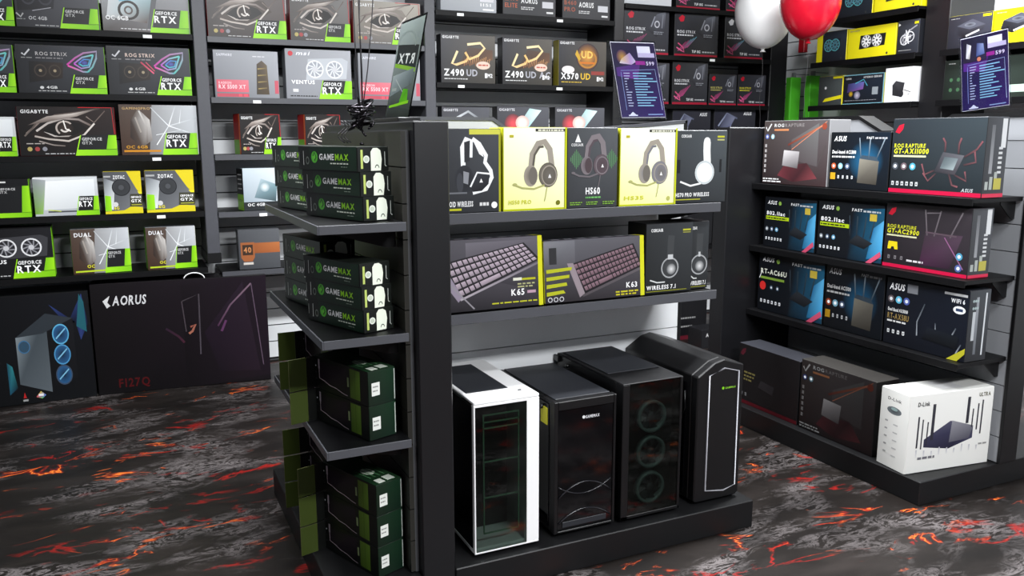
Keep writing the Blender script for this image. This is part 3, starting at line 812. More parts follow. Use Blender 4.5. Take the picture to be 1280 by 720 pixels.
def art_asusboard(red=False):
    def f(a):
        bg(a, ['#141418', '#1c1c20', '#303038', '#242430'])
        a.text('ASUS', .7, .86, .08, '#f0f0f2', 0, maxw=.2, slant=.2)
        a.line([(.1, .6), (.3, .9), (.55, .78)], .04, '#8a90a8', '#505468'); a.ring(.32, .6, .09, .12, .3, '#8a8ca0'); a.poly([(.1, .5), (.4, .6), (.5, .8), (.3, .9)], ['#3a3c50', '#606480', '#70748a', '#4a4c60'])
        a.text('TUF GAMING' if red else 'PRIME', .3 if red else .5, .4, .09, '#f4f4f4', 0, maxw=.42, slant=.15)
        if red: a.poly([(.7, .38), (.76, .52), (.82, .46), (.78, .36)], '#c02038'); a.text('X570', .83, .4, .08, '#d8c8cc', 0, maxw=.15)
        else: a.rect(.0, .3, .25, .4, '#b8b8bc')
    return f

# ================================================================== BOXES ON THE BACK WALL
GA = 'graphics card boxes on the wall shelves'
GM = 'motherboard boxes on the wall shelves'
B_ = '#101013'
def gpu(x0, x1, z, h, art, label, d=.10, cols=B_, **k): return wallbox('graphics_card_box', x0, x1, z, h, d, cols, art, label, GA, **k)
GR = {'front': B_, 'left': '#15161a', 'right': GREEN, 'top': '#1a1a1c'}
RD = {'front': B_, 'side': '#8a1418', 'top': '#1a1414'}
# far left bay
gpu(-.742, -.415, 1.977, .24, art_strix(True), 'black graphics card box cut by the frame edge, topmost shelf', cols=GR)
gpu(-.408, -.022, 1.977, .235, art_tuf, 'dark grey graphics card box, second from left on the topmost left shelf', cols=GR)
gpu(-.012, .422, 1.977, .25, art_dual, 'silver and brown graphics card box beside the upright, topmost left shelf', cols=GR)
gpu(-.750, -.438, 1.650, .24, art_strix(True), 'black graphics card box with teal logo at left edge, second shelf', cols=GR)
gpu(-.428, -.016, 1.650, .245, art_strix(False), 'black box with rainbow eye emblem and small grey corner lettering', cols=GR)
gpu(-.008, .408, 1.650, .255, art_strix(True), 'black box with rainbow eye emblem and large white corner lettering', cols=GR)
gpu(-.70, -.462, 1.329, .20, art_silver, 'white and green graphics card box at left edge, third shelf', cols='#d0d2d4')
gpu(-.450, .008, 1.329, .255, art_eye(['#0c0a0a', '#141010', '#241816', '#120e0e'], '#1e1512', False), 'black box with metallic eye and thin red outline, far left third shelf', cols=RD)
gpu(.030, .425, 1.329, .270, art_web(), 'silver web-patterned graphics card box with brown left half', cols={'front': '#9a9a9c', 'side': '#6a6462'})
gpu(-.70, -.428, 1.012, .20, lambda a: (bg(a, '#101114'), a.rect(.5, .9, .62, .94, '#d8d8d8'), corner(a, False, .42, .82, 1)), 'plain black box with green corner at left edge, fourth shelf', cols=GR)
gpu(-.410, -.105, 1.012, .205, art_silver, 'pale silver graphics card box with green left end, fourth shelf', cols='#c4c8ca')
gpu(-.076, .112, 1.012, .230, art_zotac, 'left of two grey and yellow graphics card boxes', cols={'front': '#5a5c60', 'side': '#c0b018', 'top': '#c0b018'})
gpu(.132, .384, 1.012, .232, art_zotac, 'right of two grey and yellow graphics card boxes', cols={'front': '#5a5c60', 'side': '#c0b018', 'top': '#c0b018'})
gpu(-.73, -.345, .690, .270, art_ventus(['#0e0e10', '#141416', '#1a1a1e', '#101012'], '#fff'), 'black box with two white-ringed fans, lowest left shelf', cols=GR)
gpu(-.262, .026, .690, .245, art_web(True), 'left of two small silver boxes with green sides, lowest left shelf', cols={'front': '#9a9ea2', 'left': GREEN, 'right': '#a0b050'}, turn=R(4))
gpu(.110, .372, .690, .238, art_web(True), 'right of two small silver boxes with green sides, lowest left shelf', cols={'front': '#9a9ea2', 'left': GREEN, 'right': '#a0b050'}, turn=R(4))
cb = wallbox('computer_case_box', -.849, -.200, 0, .600, .28, '#0a0b0d', art_casebox, 'black carton on floor printed with a grey tower case and blue fans', None, yf=5.05)
mb = wallbox('monitor_box', -.185, .745, 0, .632, .18, '#0f0b0f', art_monitor, 'long black monitor carton on floor below the graphics cards', None, yf=4.975, turn=R(-5))
tube('carry_handle', 'white', [(.075 + .055 * math.sin(R(t)), -.082, .630 + .035 * math.cos(R(t))) for t in range(-90, 91, 15)], .0035, mb)
# second bay
gpu(.512, .940, 1.972, .25, art_eye(['#2a2420', '#3a302c', '#6a6260', '#3a3230'], '#4a403a', True), 'leftmost brown box with metallic eye and large white lettering, upper middle shelf', cols=RD)
gpu(.962, 1.312, 1.972, .255, art_eye(['#3a3634', '#4a4644', '#7a7876', '#5a5654'], '#5a5654', False), 'grey box with metallic eye, second on upper middle shelf', cols=RD)
gpu(1.330, 1.752, 1.972, .250, art_eye(['#5a5450', '#6a645e', '#a8a296', '#8e887e'], '#7a7268', True), 'pale brown box with eye behind the hanging ribbons', cols={'front': '#8a847a', 'side': '#8a1418', 'top': '#d8d8d4'})
gpu(.530, .884, 1.644, .262, art_rx, 'light grey and red graphics card box nearest the upright, second shelf', cols='#7a7c82')
gpu(.924, 1.310, 1.644, .285, art_ventus(['#84868c', '#8e9096', '#a8aab0', '#94969c'], '#223'), 'light grey box with two white fan outlines beside the ribbons', cols='#8a8c92')
gpu(1.352, 1.742, 1.644, .275, art_rx, 'light grey and red graphics card box behind the clear green sign', cols='#7a7c82')
gpu(.640, .878, 1.327, .230, art_eye(['#100c0c', '#140f0e', '#1c1412', '#120e0d'], '#1a1210', True), 'left of two small black eye boxes with red ends', cols={'front': B_, 'left': '#b83018', 'right': '#2a1a16'}, left=side_red, turn=R(9), d=.12)
gpu(1.010, 1.235, 1.327, .230, art_eye(['#100c0c', '#140f0e', '#1c1412', '#120e0d'], '#1a1210', True), 'right of two small black eye boxes with red ends', cols={'front': B_, 'left': '#b83018', 'right': '#2a1a16'}, left=side_red, turn=R(9), d=.12)
gpu(.640, .850, 1.002, .245, art_pale, 'pale blue box with black and green end, behind the power supply stack', cols={'front': '#a0acb4', 'left': '#14161a'}, left=side_geforce, turn=R(9), d=.12)
wallbox('accessory_box', .605, .84, .657, .235, .10, '#4a4c50', art_watch, 'grey box printed with an orange-brown strap on the lowest shelf', None)
# motherboard bay
def mobo(x0, x1, z, h, art, label, cols='#1a1a1d', d=.08, **k): return wallbox('motherboard_box', x0, x1, z, h, d, cols, art, label, GM, **k)
mobo(1.884, 2.262, 2.192, .27, art_whiteboard, 'silver motherboard box at upper left of the middle bay', '#a0a4aa')
mobo(2.306, 2.688, 2.192, .28, art_aorus('Z490', '#b0502c'), 'black motherboard box with orange lettering beside the silver one')
mobo(2.738, 3.104, 2.192, .28, art_aorus('B460', '#9a4628'), 'black motherboard box with orange lettering next to the upright')
mobo(1.880, 2.252, 1.758, .298, art_ud('Z490', 'UD'), 'grey motherboard box with golden strokes, leftmost on its shelf')
mobo(2.302, 2.664, 1.758, .296, art_ud('Z490', 'UD AC'), 'grey motherboard box with golden strokes, second on its shelf')
mobo(2.712, 3.082, 1.758, .298, art_ud('X570', 'UD', False), 'black motherboard box with round gold emblem and yellow lettering', {'front': '#1a1a1d', 'left': '#8a8028'})
mobo(1.880, 2.208, 1.327, .285, art_burst(False), 'grey motherboard box with pale arc just above the white headset')
mobo(2.262, 2.643, 1.327, .292, art_burst(True), 'left motherboard box with red and cyan burst above the headsets')
mobo(2.688, 3.075, 1.327, .292, art_burst(True), 'right motherboard box with red and cyan burst near the purple sign')
def rogb(x0, x1, z, h, label, **k): return mobo(x0, x1, z, h, art_rog(**k), label, {'front': '#1c1c20', 'left': '#101012', 'top': '#2a1216'})
mobo(3.215, 3.606, 2.314, .26, lambda a: bg(a, ['#c8ccd0', '#d4d6da', '#e6e8ea', '#dcdee2']), 'white box at the top above the purple sign', '#d8dade')
rogb(3.646, 4.030, 2.314, .28, 'red-edged black motherboard box at the top beside the white box')
rogb(4.085, 4.455, 2.314, .28, 'red-edged black motherboard box behind the top of the white balloon')
rogb(3.216, 3.590, 1.986, .305, 'dark motherboard box directly behind the top of the purple sign', slash='#4a4a55', cyan=False)
rogb(3.640, 4.022, 1.986, .302, 'black motherboard box with cyan and pink slashes beside the balloon')
rogb(4.084, 4.440, 1.986, .298, 'black motherboard box half hidden by the white balloon', logo='#c8c8cc')
rogb(3.225, 3.606, 1.650, .285, 'dark motherboard box mostly hidden behind the purple sign', cyan=False)
rogb(3.634, 3.944, 1.650, .298, 'tall red-edged motherboard box right of the purple sign', cyan=False)
rogb(3.960, 4.212, 1.650, .222, 'left of two small square red-edged motherboard boxes', cyan=False, title='#b8b060')
rogb(4.226, 4.488, 1.650, .226, 'right of two small square red-edged motherboard boxes', cyan=False, title='#c8c030')
mobo(3.646, 3.985, 1.311, .30, art_asusboard(False), 'black motherboard box just above the white headset box')
mobo(4.018, 4.405, 1.311, .312, art_asusboard(True), 'black motherboard box with red and white lettering above the far post')
wallbox('motherboard_box', 3.42, 3.75, 0, .30, .2, '#121214', lambda a: (bg(a, '#131316'), a.small(.2, .5, .5, 2, '#8a8a8a', .04, .2), a.rect(.004, .004, .996, .1, '#5a1824')), 'dark box on the floor seen past the gondola end', None, yf=4.72)
wallbox('motherboard_box', 3.50, 3.68, 0, .13, .15, '#17171a', lambda a: (bg(a, '#1a1a1d'), a.text('ASUS', .2, .6, .2, '#d0d0d0', 0, maxw=.5)), 'small black box on the floor before the larger dark box', None, yf=4.45)

for i, z in enumerate((.96, .62)):
    wshelf(3.203, 4.497, z, f'{["upper", "lower"][i]} of two black wall shelves hidden low behind the central gondola')
    for k in range(3): mobo(3.24 + .42 * k, 3.62 + .42 * k, z + .002, .27, lambda a: (bg(a, '#17171a'), a.small(.1, .8, .3, 1, '#6a6a6c', .03)), f'{["left", "middle", "right"][k]} dark motherboard box on the {["upper", "lower"][i]} hidden shelf behind the gondola', '#141416')
# ================================================================== RIGHT SIDE WALL
GF = 'fan and cooler boxes on the side wall'
YEL = '#d8cc14'
def art_fan(base, body, tri=False):
    def f(a):
        bg(a, base)
        a.poly([(.25, .3), (.78, .36), (.8, .74), (.27, .74)], [body] * 4)
        for cx in (.4, .62):
            a.circ(cx, .54, .2, '#2a2a2e'); a.ring(cx, .54, .2 * a.h / a.w, .2, .12, '#b8b8b8' if not tri else '#5ab0b8')
            for k in range(9):
                t = k * 40; a.line([(cx + .04 * a.h / a.w * math.cos(R(t)), .54 + .04 * math.sin(R(t))), (cx + .18 * a.h / a.w * math.cos(R(t + 18)), .54 + .18 * math.sin(R(t + 18)))], .05, '#e0e0e0' if not tri else '#4a7a88')
        a.circ(.84, .1, .04, '#333', 10); a.small(.05, .9, .2, 1, '#888')
    return f
def art_cool(tag_=True, wire='#8a8a90'):
    def f(a):
        bg(a, ['#1a1b20', '#2a2c34', '#3a3d46', '#23252b'])
        a.line([(.2, .3), (.35, .6), (.6, .7), (.9, .82)], .04, wire); a.line([(.3, .3), (.5, .5), (.8, .55)], .03, '#a8a8ac')
        for cx, cy in ((.35, .42), (.6, .5)): a.ring(cx, cy, .13 * a.h / a.w * 1.2, .16, .18, '#c8c8cc'); a.ring(cx, cy, .05, .07, .4, '#9a9a9e')
        for k in range(6): a.line([(.48, .5), (.48 + .16 * math.cos(k * 1.05), .5 + .24 * math.sin(k * 1.05))], .03, '#dcdce0')
        a.circ(.08, .88, .05, '#ddd', 3); a.small(.1, .1, .6, 1, '#9a9a9a')
        if tag_: a.rect(.78, .86, .96, .93, YEL)
    return f
def art_aio(a):
    bg(a, ['#101318', '#161a22', '#1e2634', '#14161c'])
    a.poly([(.1, .4), (.5, .5), (.52, .75), (.12, .7)], ['#3a2a5a', '#7a4a90', '#5a60a0', '#34305a']); a.circ(.2, .35, .1, '#c8a020', 14, '#4a3a20'); a.circ(.36, .3, .14, '#b8b0c0', 16, '#4a4a60')
    a.line([(.3, .7), (.5, .82), (.6, .6)], .03, '#4a9ab0'); a.rect(.72, .3, .86, .55, '#8a9096'); a.text('CORSAIR', .06, .84, .06, '#d0d0d0', 0, maxw=.14); a.text('HYDRO SERIES', .5, .86, .06, '#d8d8d8', 0, maxw=.44); a.small(.05, .12, .8, 1, '#8a8a90')
    a.part('printed_edge')
    for q in ((0, .0, 1, .03), (0, .97, 1, 1), (.975, 0, 1, 1)): a.rect(*q, '#7ab0c0')
    a.part('printed_art')
def art_psu(base, body):
    def f(a):
        bg(a, base)
        a.poly([(.15, .45), (.4, .3), (.8, .5), (.85, .65), (.55, .85), (.2, .68)], [body, '#15161a', body, '#3a3c44', '#50525a', body]); a.poly([(.2, .68), (.55, .85), (.85, .65), (.5, .55)], '#4a4d58'); a.ell(.5, .69, .13, .06, '#2a2c34', 14, '#6a6e78')
        a.line([(.42, .36), (.72, .5)], .05, '#c8c8c8', '#e8e8e8'); a.small(.05, .9, .2, 1, '#9a9a9a')
        if base != YEL: a.poly([(.45, .02), (.98, .02), (.98, .14), (.55, .2)], YEL); a.rect(.78, .88, .97, .95, YEL)
    return f
YB = {'front': '#1c1d22', 'left': YEL, 'right': YEL, 'top': '#c0b414'}
def fan(y0, y1, z, h, art, label, cols=YB, d=.1, xf=4.54): return sidebox('cooler_box', y0, y1, z, h, d, cols, art, label, GF, xf)
fan(4.150, 4.470, 2.207, .20, art_fan(['#14161c', '#1a1e26', '#26303a', '#181a20'], '#1c2026', True), 'dark fan box with teal rings on the top side shelf')
fan(3.775, 4.135, 2.207, .20, art_fan(YEL, '#2a2420'), 'yellow fan box on the top side shelf, cut by frame', {'front': YEL, 'side': YEL})
fan(4.345, 4.612, 1.930, .205, lambda a: (art_fan(['#14161c', '#1c2028', '#2c3440', '#1a1c22'], '#1a2028', True)(a), a.part('printed_edge').rect(.002, .002, .2, .998, YEL)), 'dark fan box with yellow ends on the middle side shelf')
fan(3.945, 4.335, 1.930, .200, art_fan(YEL, '#15151a'), 'bright yellow twin fan box on the middle side shelf', {'front': YEL, 'side': YEL})
fan(3.775, 3.935, 1.930, .205, art_cool(), 'dark box with white fan blades against the upright', '#1c1d22')
fan(4.358, 4.572, 1.634, .200, lambda a: (bg(a, ['#2a2c2c', '#3a3e3e', '#4a5050', '#303434']), a.poly([(.2, .12), (.98, .22), (.98, .34), (.3, .24)], YEL), a.rect(.6, .9, .98, .97, YEL), a.circ(.3, .6, .05, '#cfcfcf', 10)), 'grey box with slanted yellow stripe next to green packs')
fan(4.008, 4.348, 1.634, .195, art_aio, 'black liquid cooler box with pale blue outline')
fan(3.775, 3.985, 1.634, .215, lambda a: (bg(a, ['#d8d8da', '#e0e0e2', '#f0f0f2', '#e8e8ea']), a.poly([(.3, .2), (.65, .14), (.72, .55), (.4, .62), (.28, .5)], ['#2a2a2c', '#1c1c1e', '#303034', '#3c3c40', '#2c2c30']), a.circ(.6, .24, .1, '#26262a', 14), a.line([(.7, .35), (.95, .28), (.85, .2)], .025, '#3a3a3e')), 'white box printed with a black tower cooler', '#e4e4e6', xf=4.52)
PS = 'power supply boxes on the side wall'
def psu(y0, y1, z, h, art, label, cols=YB): return sidebox('power_supply_box', y0, y1, z, h, .14, cols, art, label, PS, 4.54)
psu(3.292, 3.570, 1.926, .19, art_psu(['#1c1d24', '#2c2e38', '#3c3f4a', '#26282f'], '#2a2c34'), 'dark power supply box with yellow edges above the tilted sign')
psu(3.000, 3.282, 1.926, .19, art_psu(YEL, '#23242a'), 'yellow power supply box at right edge of the frame', {'front': YEL, 'side': YEL})
psu(3.330, 3.570, 1.634, .23, lambda a: (bg(a, ['#141a16', '#1c241e', '#2a3630', '#1c221e']), a.small(.1, .9, .2, 1, '#aaa'), *[a.circ(.2 + .2 * (k % 3), .25 + .25 * (k // 3), .05, '#3a5a40', 10) for k in range(6)]), 'dark green-tinted power supply box left of the tilted sign', '#171d18')
psu(3.000, 3.300, 1.634, .23, lambda a: (bg(a, ['#2a342e', '#1c221e', '#222a26', '#2c3630']), a.rect(.0, .12, 1, .3, '#a8bcae'), a.circ(.2, .55, .05, '#ddd', 10), a.small(.06, .88, .3, 1, '#bbb')), 'dark power supply box with pale stripe behind the tilted sign', '#1a201c')
# hanging packs in the corner
for (y0, lab) in ((5.10, 'left'), (4.90, 'right')):
    t = empty('hanging_pack', (4.80, y0, 1.50))
    boxes('pack', 'greenpack', [(-.05, .05, -.028, .028, 0, .37)], t, .003)
    boxes('side_card', 'plastic', [(-.02, .06, .029, .050, .01, .36)], t, .002)
    boxes('hang_tab', 'silver', [(-.012, .012, -.012, .012, .371, .405)], t)
    tube('hook', 'silver', [(0, 0, .395), (.15, 0, .395)], .004, t)
    tag(t, f'{lab} of two bright green packs hanging in the corner', 'pack', 'green packs in the corner')
t = empty('hanging_pack', (4.80, 5.02, 2.05))
boxes('pack', 'redpack', [(-.02, .02, -.03, .03, 0, .14)], t, .003)
tube('hook', 'silver', [(0, 0, .13), (.15, 0, .13)], .004, t)
tag(t, 'small red pack hanging under the red balloon', 'pack')

# ================================================================== HEADSET AND KEYBOARD BOXES ON THE CENTRAL GONDOLA
DK = ['#26272b', '#2c2e32', '#44474c', '#34363a']
def hs(a, cx, cy, s, cup, band, ink, mic=None, yaw=1):
    """over-ear headset drawn at an angle"""
    A = a.h / a.w
    X = lambda x: cx + x * s * A * yaw
    Y = lambda y: cy + y * s
    a.line([(X(-.42), Y(-.1)), (X(-.36), Y(.45)), (X(-.14), Y(.8)), (X(.1), Y(.86)), (X(.3), Y(.6)), (X(.38), Y(.05))], .075, band, band)
    a.line([(X(-.34), Y(-.0)), (X(-.28), Y(.42)), (X(-.1), Y(.68)), (X(.06), Y(.7))], .03, ink)
    a.ell(X(-.42), Y(-.28), .26 * s * A, .36 * s, ink, 20, band); a.ell(X(-.34), Y(-.28), .16 * s * A, .3 * s, cup, 18)
    a.ell(X(.24), Y(-.26), .36 * s * A, .42 * s, band, 22, ink); a.ell(X(.28), Y(-.28), .28 * s * A, .34 * s, cup, 20, ink); a.ring(X(.28), Y(-.28), .29 * s * A, .35 * s, .12, band)
    a.poly([(X(.24), Y(-.36)), (X(.36), Y(-.36)), (X(.30), Y(-.22))], '#e8e8e8')
    if mic: a.line([(X(.1), Y(-.6)), (X(-.3), Y(-.72)), (X(-.75), Y(-.68)), (X(-1.0), Y(-.58))], .022, mic); a.ell(X(-1.02), Y(-.56), .09 * s * A, .05 * s, mic, 10)
    a.line([(X(.2), Y(-.66)), (X(.14), Y(-1.0)), (X(.1), Y(-1.15))], .012, mic or ink)
def art_h1(a):
    bg(a, DK)
    a.rect(.45, .93, .99, .992, '#c8c84a'); a.part('printed_edge').rect(.965, .0, 1, .93, '#a8a820'); a.part('printed_art')
    W = '#eceef0'
    a.line([(.34, .56), (.33, .78), (.4, .88), (.47, .86), (.46, .66)], .06, W); a.poly([(.36, .6), (.36, .84), (.46, .86), (.45, .62)], '#2a2b30')
    a.line([(.5, .88), (.62, .82), (.74, .68), (.72, .6), (.82, .5), (.84, .42), (.74, .28), (.5, .24)], .05, W); a.poly([(.5, .88), (.62, .82), (.7, .66), (.62, .7)], W)
    a.ell(.36, .4, .16, .17, '#17181c', 18, '#2c2e34'); a.poly([(.34, .5), (.44, .48), (.42, .34), (.34, .36)], '#8a8c92'); a.ell(.28, .36, .06, .12, '#3a3c42')
    a.poly([(.46, .32), (.58, .48), (.8, .46), (.78, .34), (.66, .26), (.5, .25)], ['#202126', '#33353b', '#2c2e34', '#202126', '#1a1b1f', '#202126']); a.line([(.46, .31), (.58, .48), (.82, .46)], .022, W)
    a.poly([(.62, .36), (.68, .36), (.65, .41)], '#e8e8e8'); a.line([(.04, .24), (.4, .24)], .02, '#6a6c72')
    a.text('VOID WIRELESS', .05, .075, .065, '#f2f2f2', 0, maxw=.46); a.rect(.05, .03, .3, .055, '#b8b820'); a.small(.62, .08, .16, 1, '#d8d8d8', .04); a.circ(.88, .085, .04, '#f0f0f0', 14)
def art_hy(t):
    def f(a):
        bg(a, ['#e8e98e', '#f0f1ae', '#fbfbf2', '#f6f6dc'])  # yellow paled toward the top, blown-out light put into the colour
        a.part('printed_edge')
        for q in ((0, 0, 1, .022), (.0, 0, .012, 1), (.965, 0, 1, 1)): a.rect(*q, '#b8c010')
        a.part('printed_art'); a.rect(.96, .0, .968, .97, '#5a5a30')
        a.rect(.5, .95, .97, .985, '#2a2a24'); a.small(.54, .958, .4, 1, '#e8e8d0', .018)
        hs(a, .6, .52, .36, '#6a655e', '#9a9286', '#5a554c' if t else '#74747c', '#a8a86a')
        a.rect(.1, .88, .16, .91, '#b0a820'); a.text('HS50 PRO' if t else 'HS35', .08, .08, .05, '#c8c838', 0, maxw=.36); a.circ(.86, .085, .03, '#6a6a10' if t else '#b0b060', 12)
    return f
def art_h3(a):
    bg(a, ['#303134', '#36383b', '#55585c', '#44474a'])
    for cx in (.18, .88):
        for k in range(9): hh = .12 * (1 - abs(k - 4) / 5); a.rect(cx - .12 + k * .027, .61 - hh, cx - .107 + k * .027, .61 + hh, '#5a8a5e')
    hs(a, .56, .62, .32, '#4a3e42', '#7a7276', '#54484e', '#6a6468')
    a.poly([(.14, .82), (.2, .92), (.26, .82)], '#e8e8e8'); a.text('CORSAIR', .07, .77, .035, '#e0e0e0', 0, maxw=.24)
    a.text('HS60', .36, .17, .085, '#f0f0f0', 0, maxw=.3); a.small(.36, .12, .3, 1, '#6ab060', .02)
    for x in (.05, .37, .7): a.small(x, .065, .24, 2, '#7aa83a', .012, .025)
def art_h5(a):
    bg(a, ['#24262a', '#2a2d30', '#4a5054', '#3a3e42'])
    a.line([(.62, .52), (.6, .72), (.6, .84)], .12, '#eef0f0'); a.circ(.6, .85, .055, '#eef0f0', 14); a.circ(.57, .42, .165, '#dfe3e4', 24); a.ring(.57, .42, .16 * a.h / a.w, .16, .14, '#bcc4c6'); a.circ(.57, .42, .1, '#f6f8f8', 18)
    a.line([(.5, .27), (.3, .24), (.1, .3)], .025, '#e6e8e8')
    a.text('CORSAIR', .1, .9, .04, '#e8e8e8', 0, maxw=.2); a.rect(.8, .9, .94, .925, '#b8b828'); a.rect(.8, .86, .94, .88, '#b0b070')
    a.text('HS70 PRO WIRELESS', .02, .09, .055, '#eee', 0, maxw=.66); a.rect(.02, .045, .5, .058, '#a8a828')
    a.rect(.03, .42, .09, .6, '#15171a'); a.rect(.86, .42, .9, .6, '#15171a')
def art_hb(half):
    def f(a):
        bg(a, ['#1c1e1f', '#222426', '#34373a', '#2a2c2e'])
        a.line([(.52, .5), (.53, .75), (.54, .82)], .11, '#3a3c3e'); a.circ(.52, .36, .15, '#4a4c4e', 22, '#26282a'); a.ring(.52, .36, .15 * a.h / a.w, .15, .14, '#9a9c9e'); a.circ(.55, .34, .08, '#d0d0d0', 14, '#55585a'); a.rect(.47, .48, .58, .55, '#b8babc')
        a.line([(.42, .16), (.25, .16), (.1, .2)], .018, '#c8caca')
        a.text('CORSAIR', .1, .88, .045, '#e8e8e8', 0, maxw=.26)
        if not half: a.rect(.78, .88, .95, .905, '#a8a828'); a.rect(.78, .85, .95, .865, '#88883a')
        a.text('WIRELESS 7.1', .03, .06, .06, '#f0f0f0', 0, maxw=.64 if not half else .9); a.rect(.02, .03, .9, .04, '#8a8a20')
    return f
def keys(a, P, rows, cols, key, edge):
    """rows of key caps on a slanted board; P = four corners (far left, far right, near right, near left)"""
    def B(u, v):
        x = (1 - v) * ((1 - u) * P[0][0] + u * P[1][0]) + v * ((1 - u) * P[3][0] + u * P[2][0]); y = (1 - v) * ((1 - u) * P[0][1] + u * P[1][1]) + v * ((1 - u) * P[3][1] + u * P[2][1]); return (x, y)
    a.poly([B(-.02, -.03), B(1.02, -.03), B(1.02, 1.03), B(-.02, 1.03)], edge)
    pts = []; fc = []; cl = []
    for r in range(rows):
        c = 0
        while c < cols:
            wd = 4 if (r == rows - 1 and c == 4) else 1
            q = [B((c + .12) / cols, (r + .1) / rows), B((c + wd - .12) / cols, (r + .1) / rows), B((c + wd - .12) / cols, (r + .82) / rows), B((c + .12) / cols, (r + .82) / rows)]
            n = len(pts); pts += [(x * a.w, y * a.h) for x, y in q]; fc.append((n, n + 1, n + 2, n + 3)); k = lin(key); d_ = [k[i] * .5 for i in range(3)] + [1]; cl += [tuple(k), tuple(k), tuple(d_), tuple(d_)]
            c += wd
    a.part('printed_keys').raw(pts, fc, cl); a.part('printed_art')
def art_k65(a):
    bg(a, ['#1c1a1e', '#2a272c', '#5c5860', '#4a484e']); a.poly([(.3, .5), (.98, .2), (.98, .95), (.3, .95)], ['#3a363c', '#2c2a30', '#5a565e', '#6a666e'])
    keys(a, [(.12, .68), (.82, .90), (.96, .66), (.24, .20)], 5, 15, '#b8a8b4', '#1a181c')
    a.poly([(.02, .6), (.1, .66), (.26, .2), (.22, .14)], '#8a8090'); a.line([(.24, .17), (.97, .62)], .03, '#a8a0a8', '#6a646c'); a.line([(.02, .62), (.36, .03)], .02, '#8a868c')
    a.part('printed_edge').rect(.958, 0, 1, 1, '#c8c81c'); a.part('printed_art')
    for k in range(4): a.poly([(.0, .18 + .075 * k), (.14, .19 + .075 * k), (.15, .225 + .075 * k), (.0, .225 + .075 * k)], '#a0a418')
    a.text('K65', .70, .17, .09, '#f0f0f0', 0, maxw=.13); a.rect(.85, .19, .93, .23, '#b090a0'); a.rect(.72, .38, .93, .41, '#a8a81c'); a.rect(.72, .38, .8, .42, '#d0d0c0'); a.small(.76, .32, .16, 2, '#a8a878', .02)
    a.small(.52, .07, .42, 1, '#b0b028', .02); a.rect(.03, .04, .1, .1, '#c05a80'); a.circ(.02, .07, .04, '#c8b020', 10)
def art_k63(a):
    bg(a, ['#242024', '#2e2a2e', '#56545a', '#5a5a60']); a.poly([(.0, .5), (.3, .5), (.3, .98), (0, .98)], ['#4a4a4e', '#4a474c', '#6a6a70', '#77777c'])
    keys(a, [(.28, .60), (.88, .86), (.97, .50), (.40, .14)], 5, 16, '#8a6e78', '#171317')
    a.poly([(.22, .62), (.28, .62), (.39, .12), (.34, .06)], '#8a7e84'); a.line([(.37, .08), (.97, .46)], .04, '#4a4448', '#5a5458')
    a.part('printed_edge').rect(.958, 0, 1, 1, '#c8c81c'); a.part('printed_art')
    for k in range(4): a.poly([(.02, .12 + .12 * k), (.2 + .02 * k, .15 + .12 * k), (.18 + .03 * k, .2 + .12 * k), (.02, .18 + .12 * k)], '#a8ac20')
    a.rect(.05, .62, .12, .88, '#2a2a2c'); a.text('K63', .81, .15, .09, '#e8e8e8', 0, maxw=.12); a.small(.7, .08, .24, 2, '#b8b020', .025, .045)
    for k in range(3): a.ring(.05 + .055 * k, .06, .022, .04, .3, '#c8c8cc')
HG = 'headset boxes on the central gondola'
def front(name, x0, x1, z, h, d, cols, art, label, group, yf, right=None, top=None, tilt=0):
    o = wallbox(name, x0, x1, z, h, d, cols, art, label, group, yf=yf, right=right, tilt=tilt)
    if top:
        a = Art(x1 - x0, d); top(a); attach(a, o, d, 'top', h)
    return o
YY = {'front': '#e0e080', 'side': '#b8bc20'}
front('headset_box', .905, 1.098, 1.187, .260, .11, {'front': '#2a2b2f', 'right': '#a8a820', 'left': '#222'}, art_h1, 'dark headset box with white angular headset, nearest the end panel', HG, 2.43)
front('headset_box', 1.104, 1.333, 1.187, .264, .11, YY, art_hy(True), 'left of two yellow headset boxes, painted light-bleached, with brown headset', HG, 2.425)
front('headset_box', 1.338, 1.531, 1.187, .264, .11, {'front': '#3a3c3f', 'side': '#2a2a2c'}, art_h3, 'grey headset box with green sound waves, between the yellow boxes', HG, 2.43)
front('headset_box', 1.537, 1.770, 1.187, .262, .11, YY, art_hy(False), 'right of two yellow headset boxes, painted light-bleached, with grey headset', HG, 2.425)
front('headset_box', 1.776, 2.000, 1.187, .256, .11, {'front': '#2c3033', 'side': '#24282a'}, art_h5, 'dark headset box with round white headset at the row end', HG, 2.44)
YK = {'front': '#2a272c', 'right': '#b8b81c', 'left': '#b8b81c', 'top': '#2c2a30'}
def top_k(a):
    a.rect(.005, .02, .995, .98, '#34323a')
    for k in range(7): a.poly([(.08 + .13 * k, .05), (.16 + .13 * k, .05), (.2 + .13 * k, .95), (.12 + .13 * k, .95)], '#8a8890')
    a.rect(.93, .02, .995, .98, '#c8c81c')
KG = 'keyboard boxes on the central gondola'
front('keyboard_box', .865, 1.253, .868, .232, .055, YK, art_k65, 'keyboard box with pale keys beside the end panel', KG, 2.432, top=top_k, tilt=R(-4))
front('keyboard_box', 1.259, 1.655, .868, .212, .055, YK, art_k63, 'keyboard box with reddish keys next to the pale-keyed one', KG, 2.432, top=top_k, tilt=R(-4))
front('headset_box', 1.662, 1.862, .868, .252, .12, {'front': '#222426', 'side': '#1c1c1e'}, art_hb(False), 'black headset box next to the reddish keyboard box', HG, 2.44)
front('headset_box', 1.866, 1.950, .868, .250, .12, {'front': '#1c1e20', 'side': '#161618'}, art_hb(True), 'narrow black headset box at the right end of keyboard shelf', HG, 2.46)

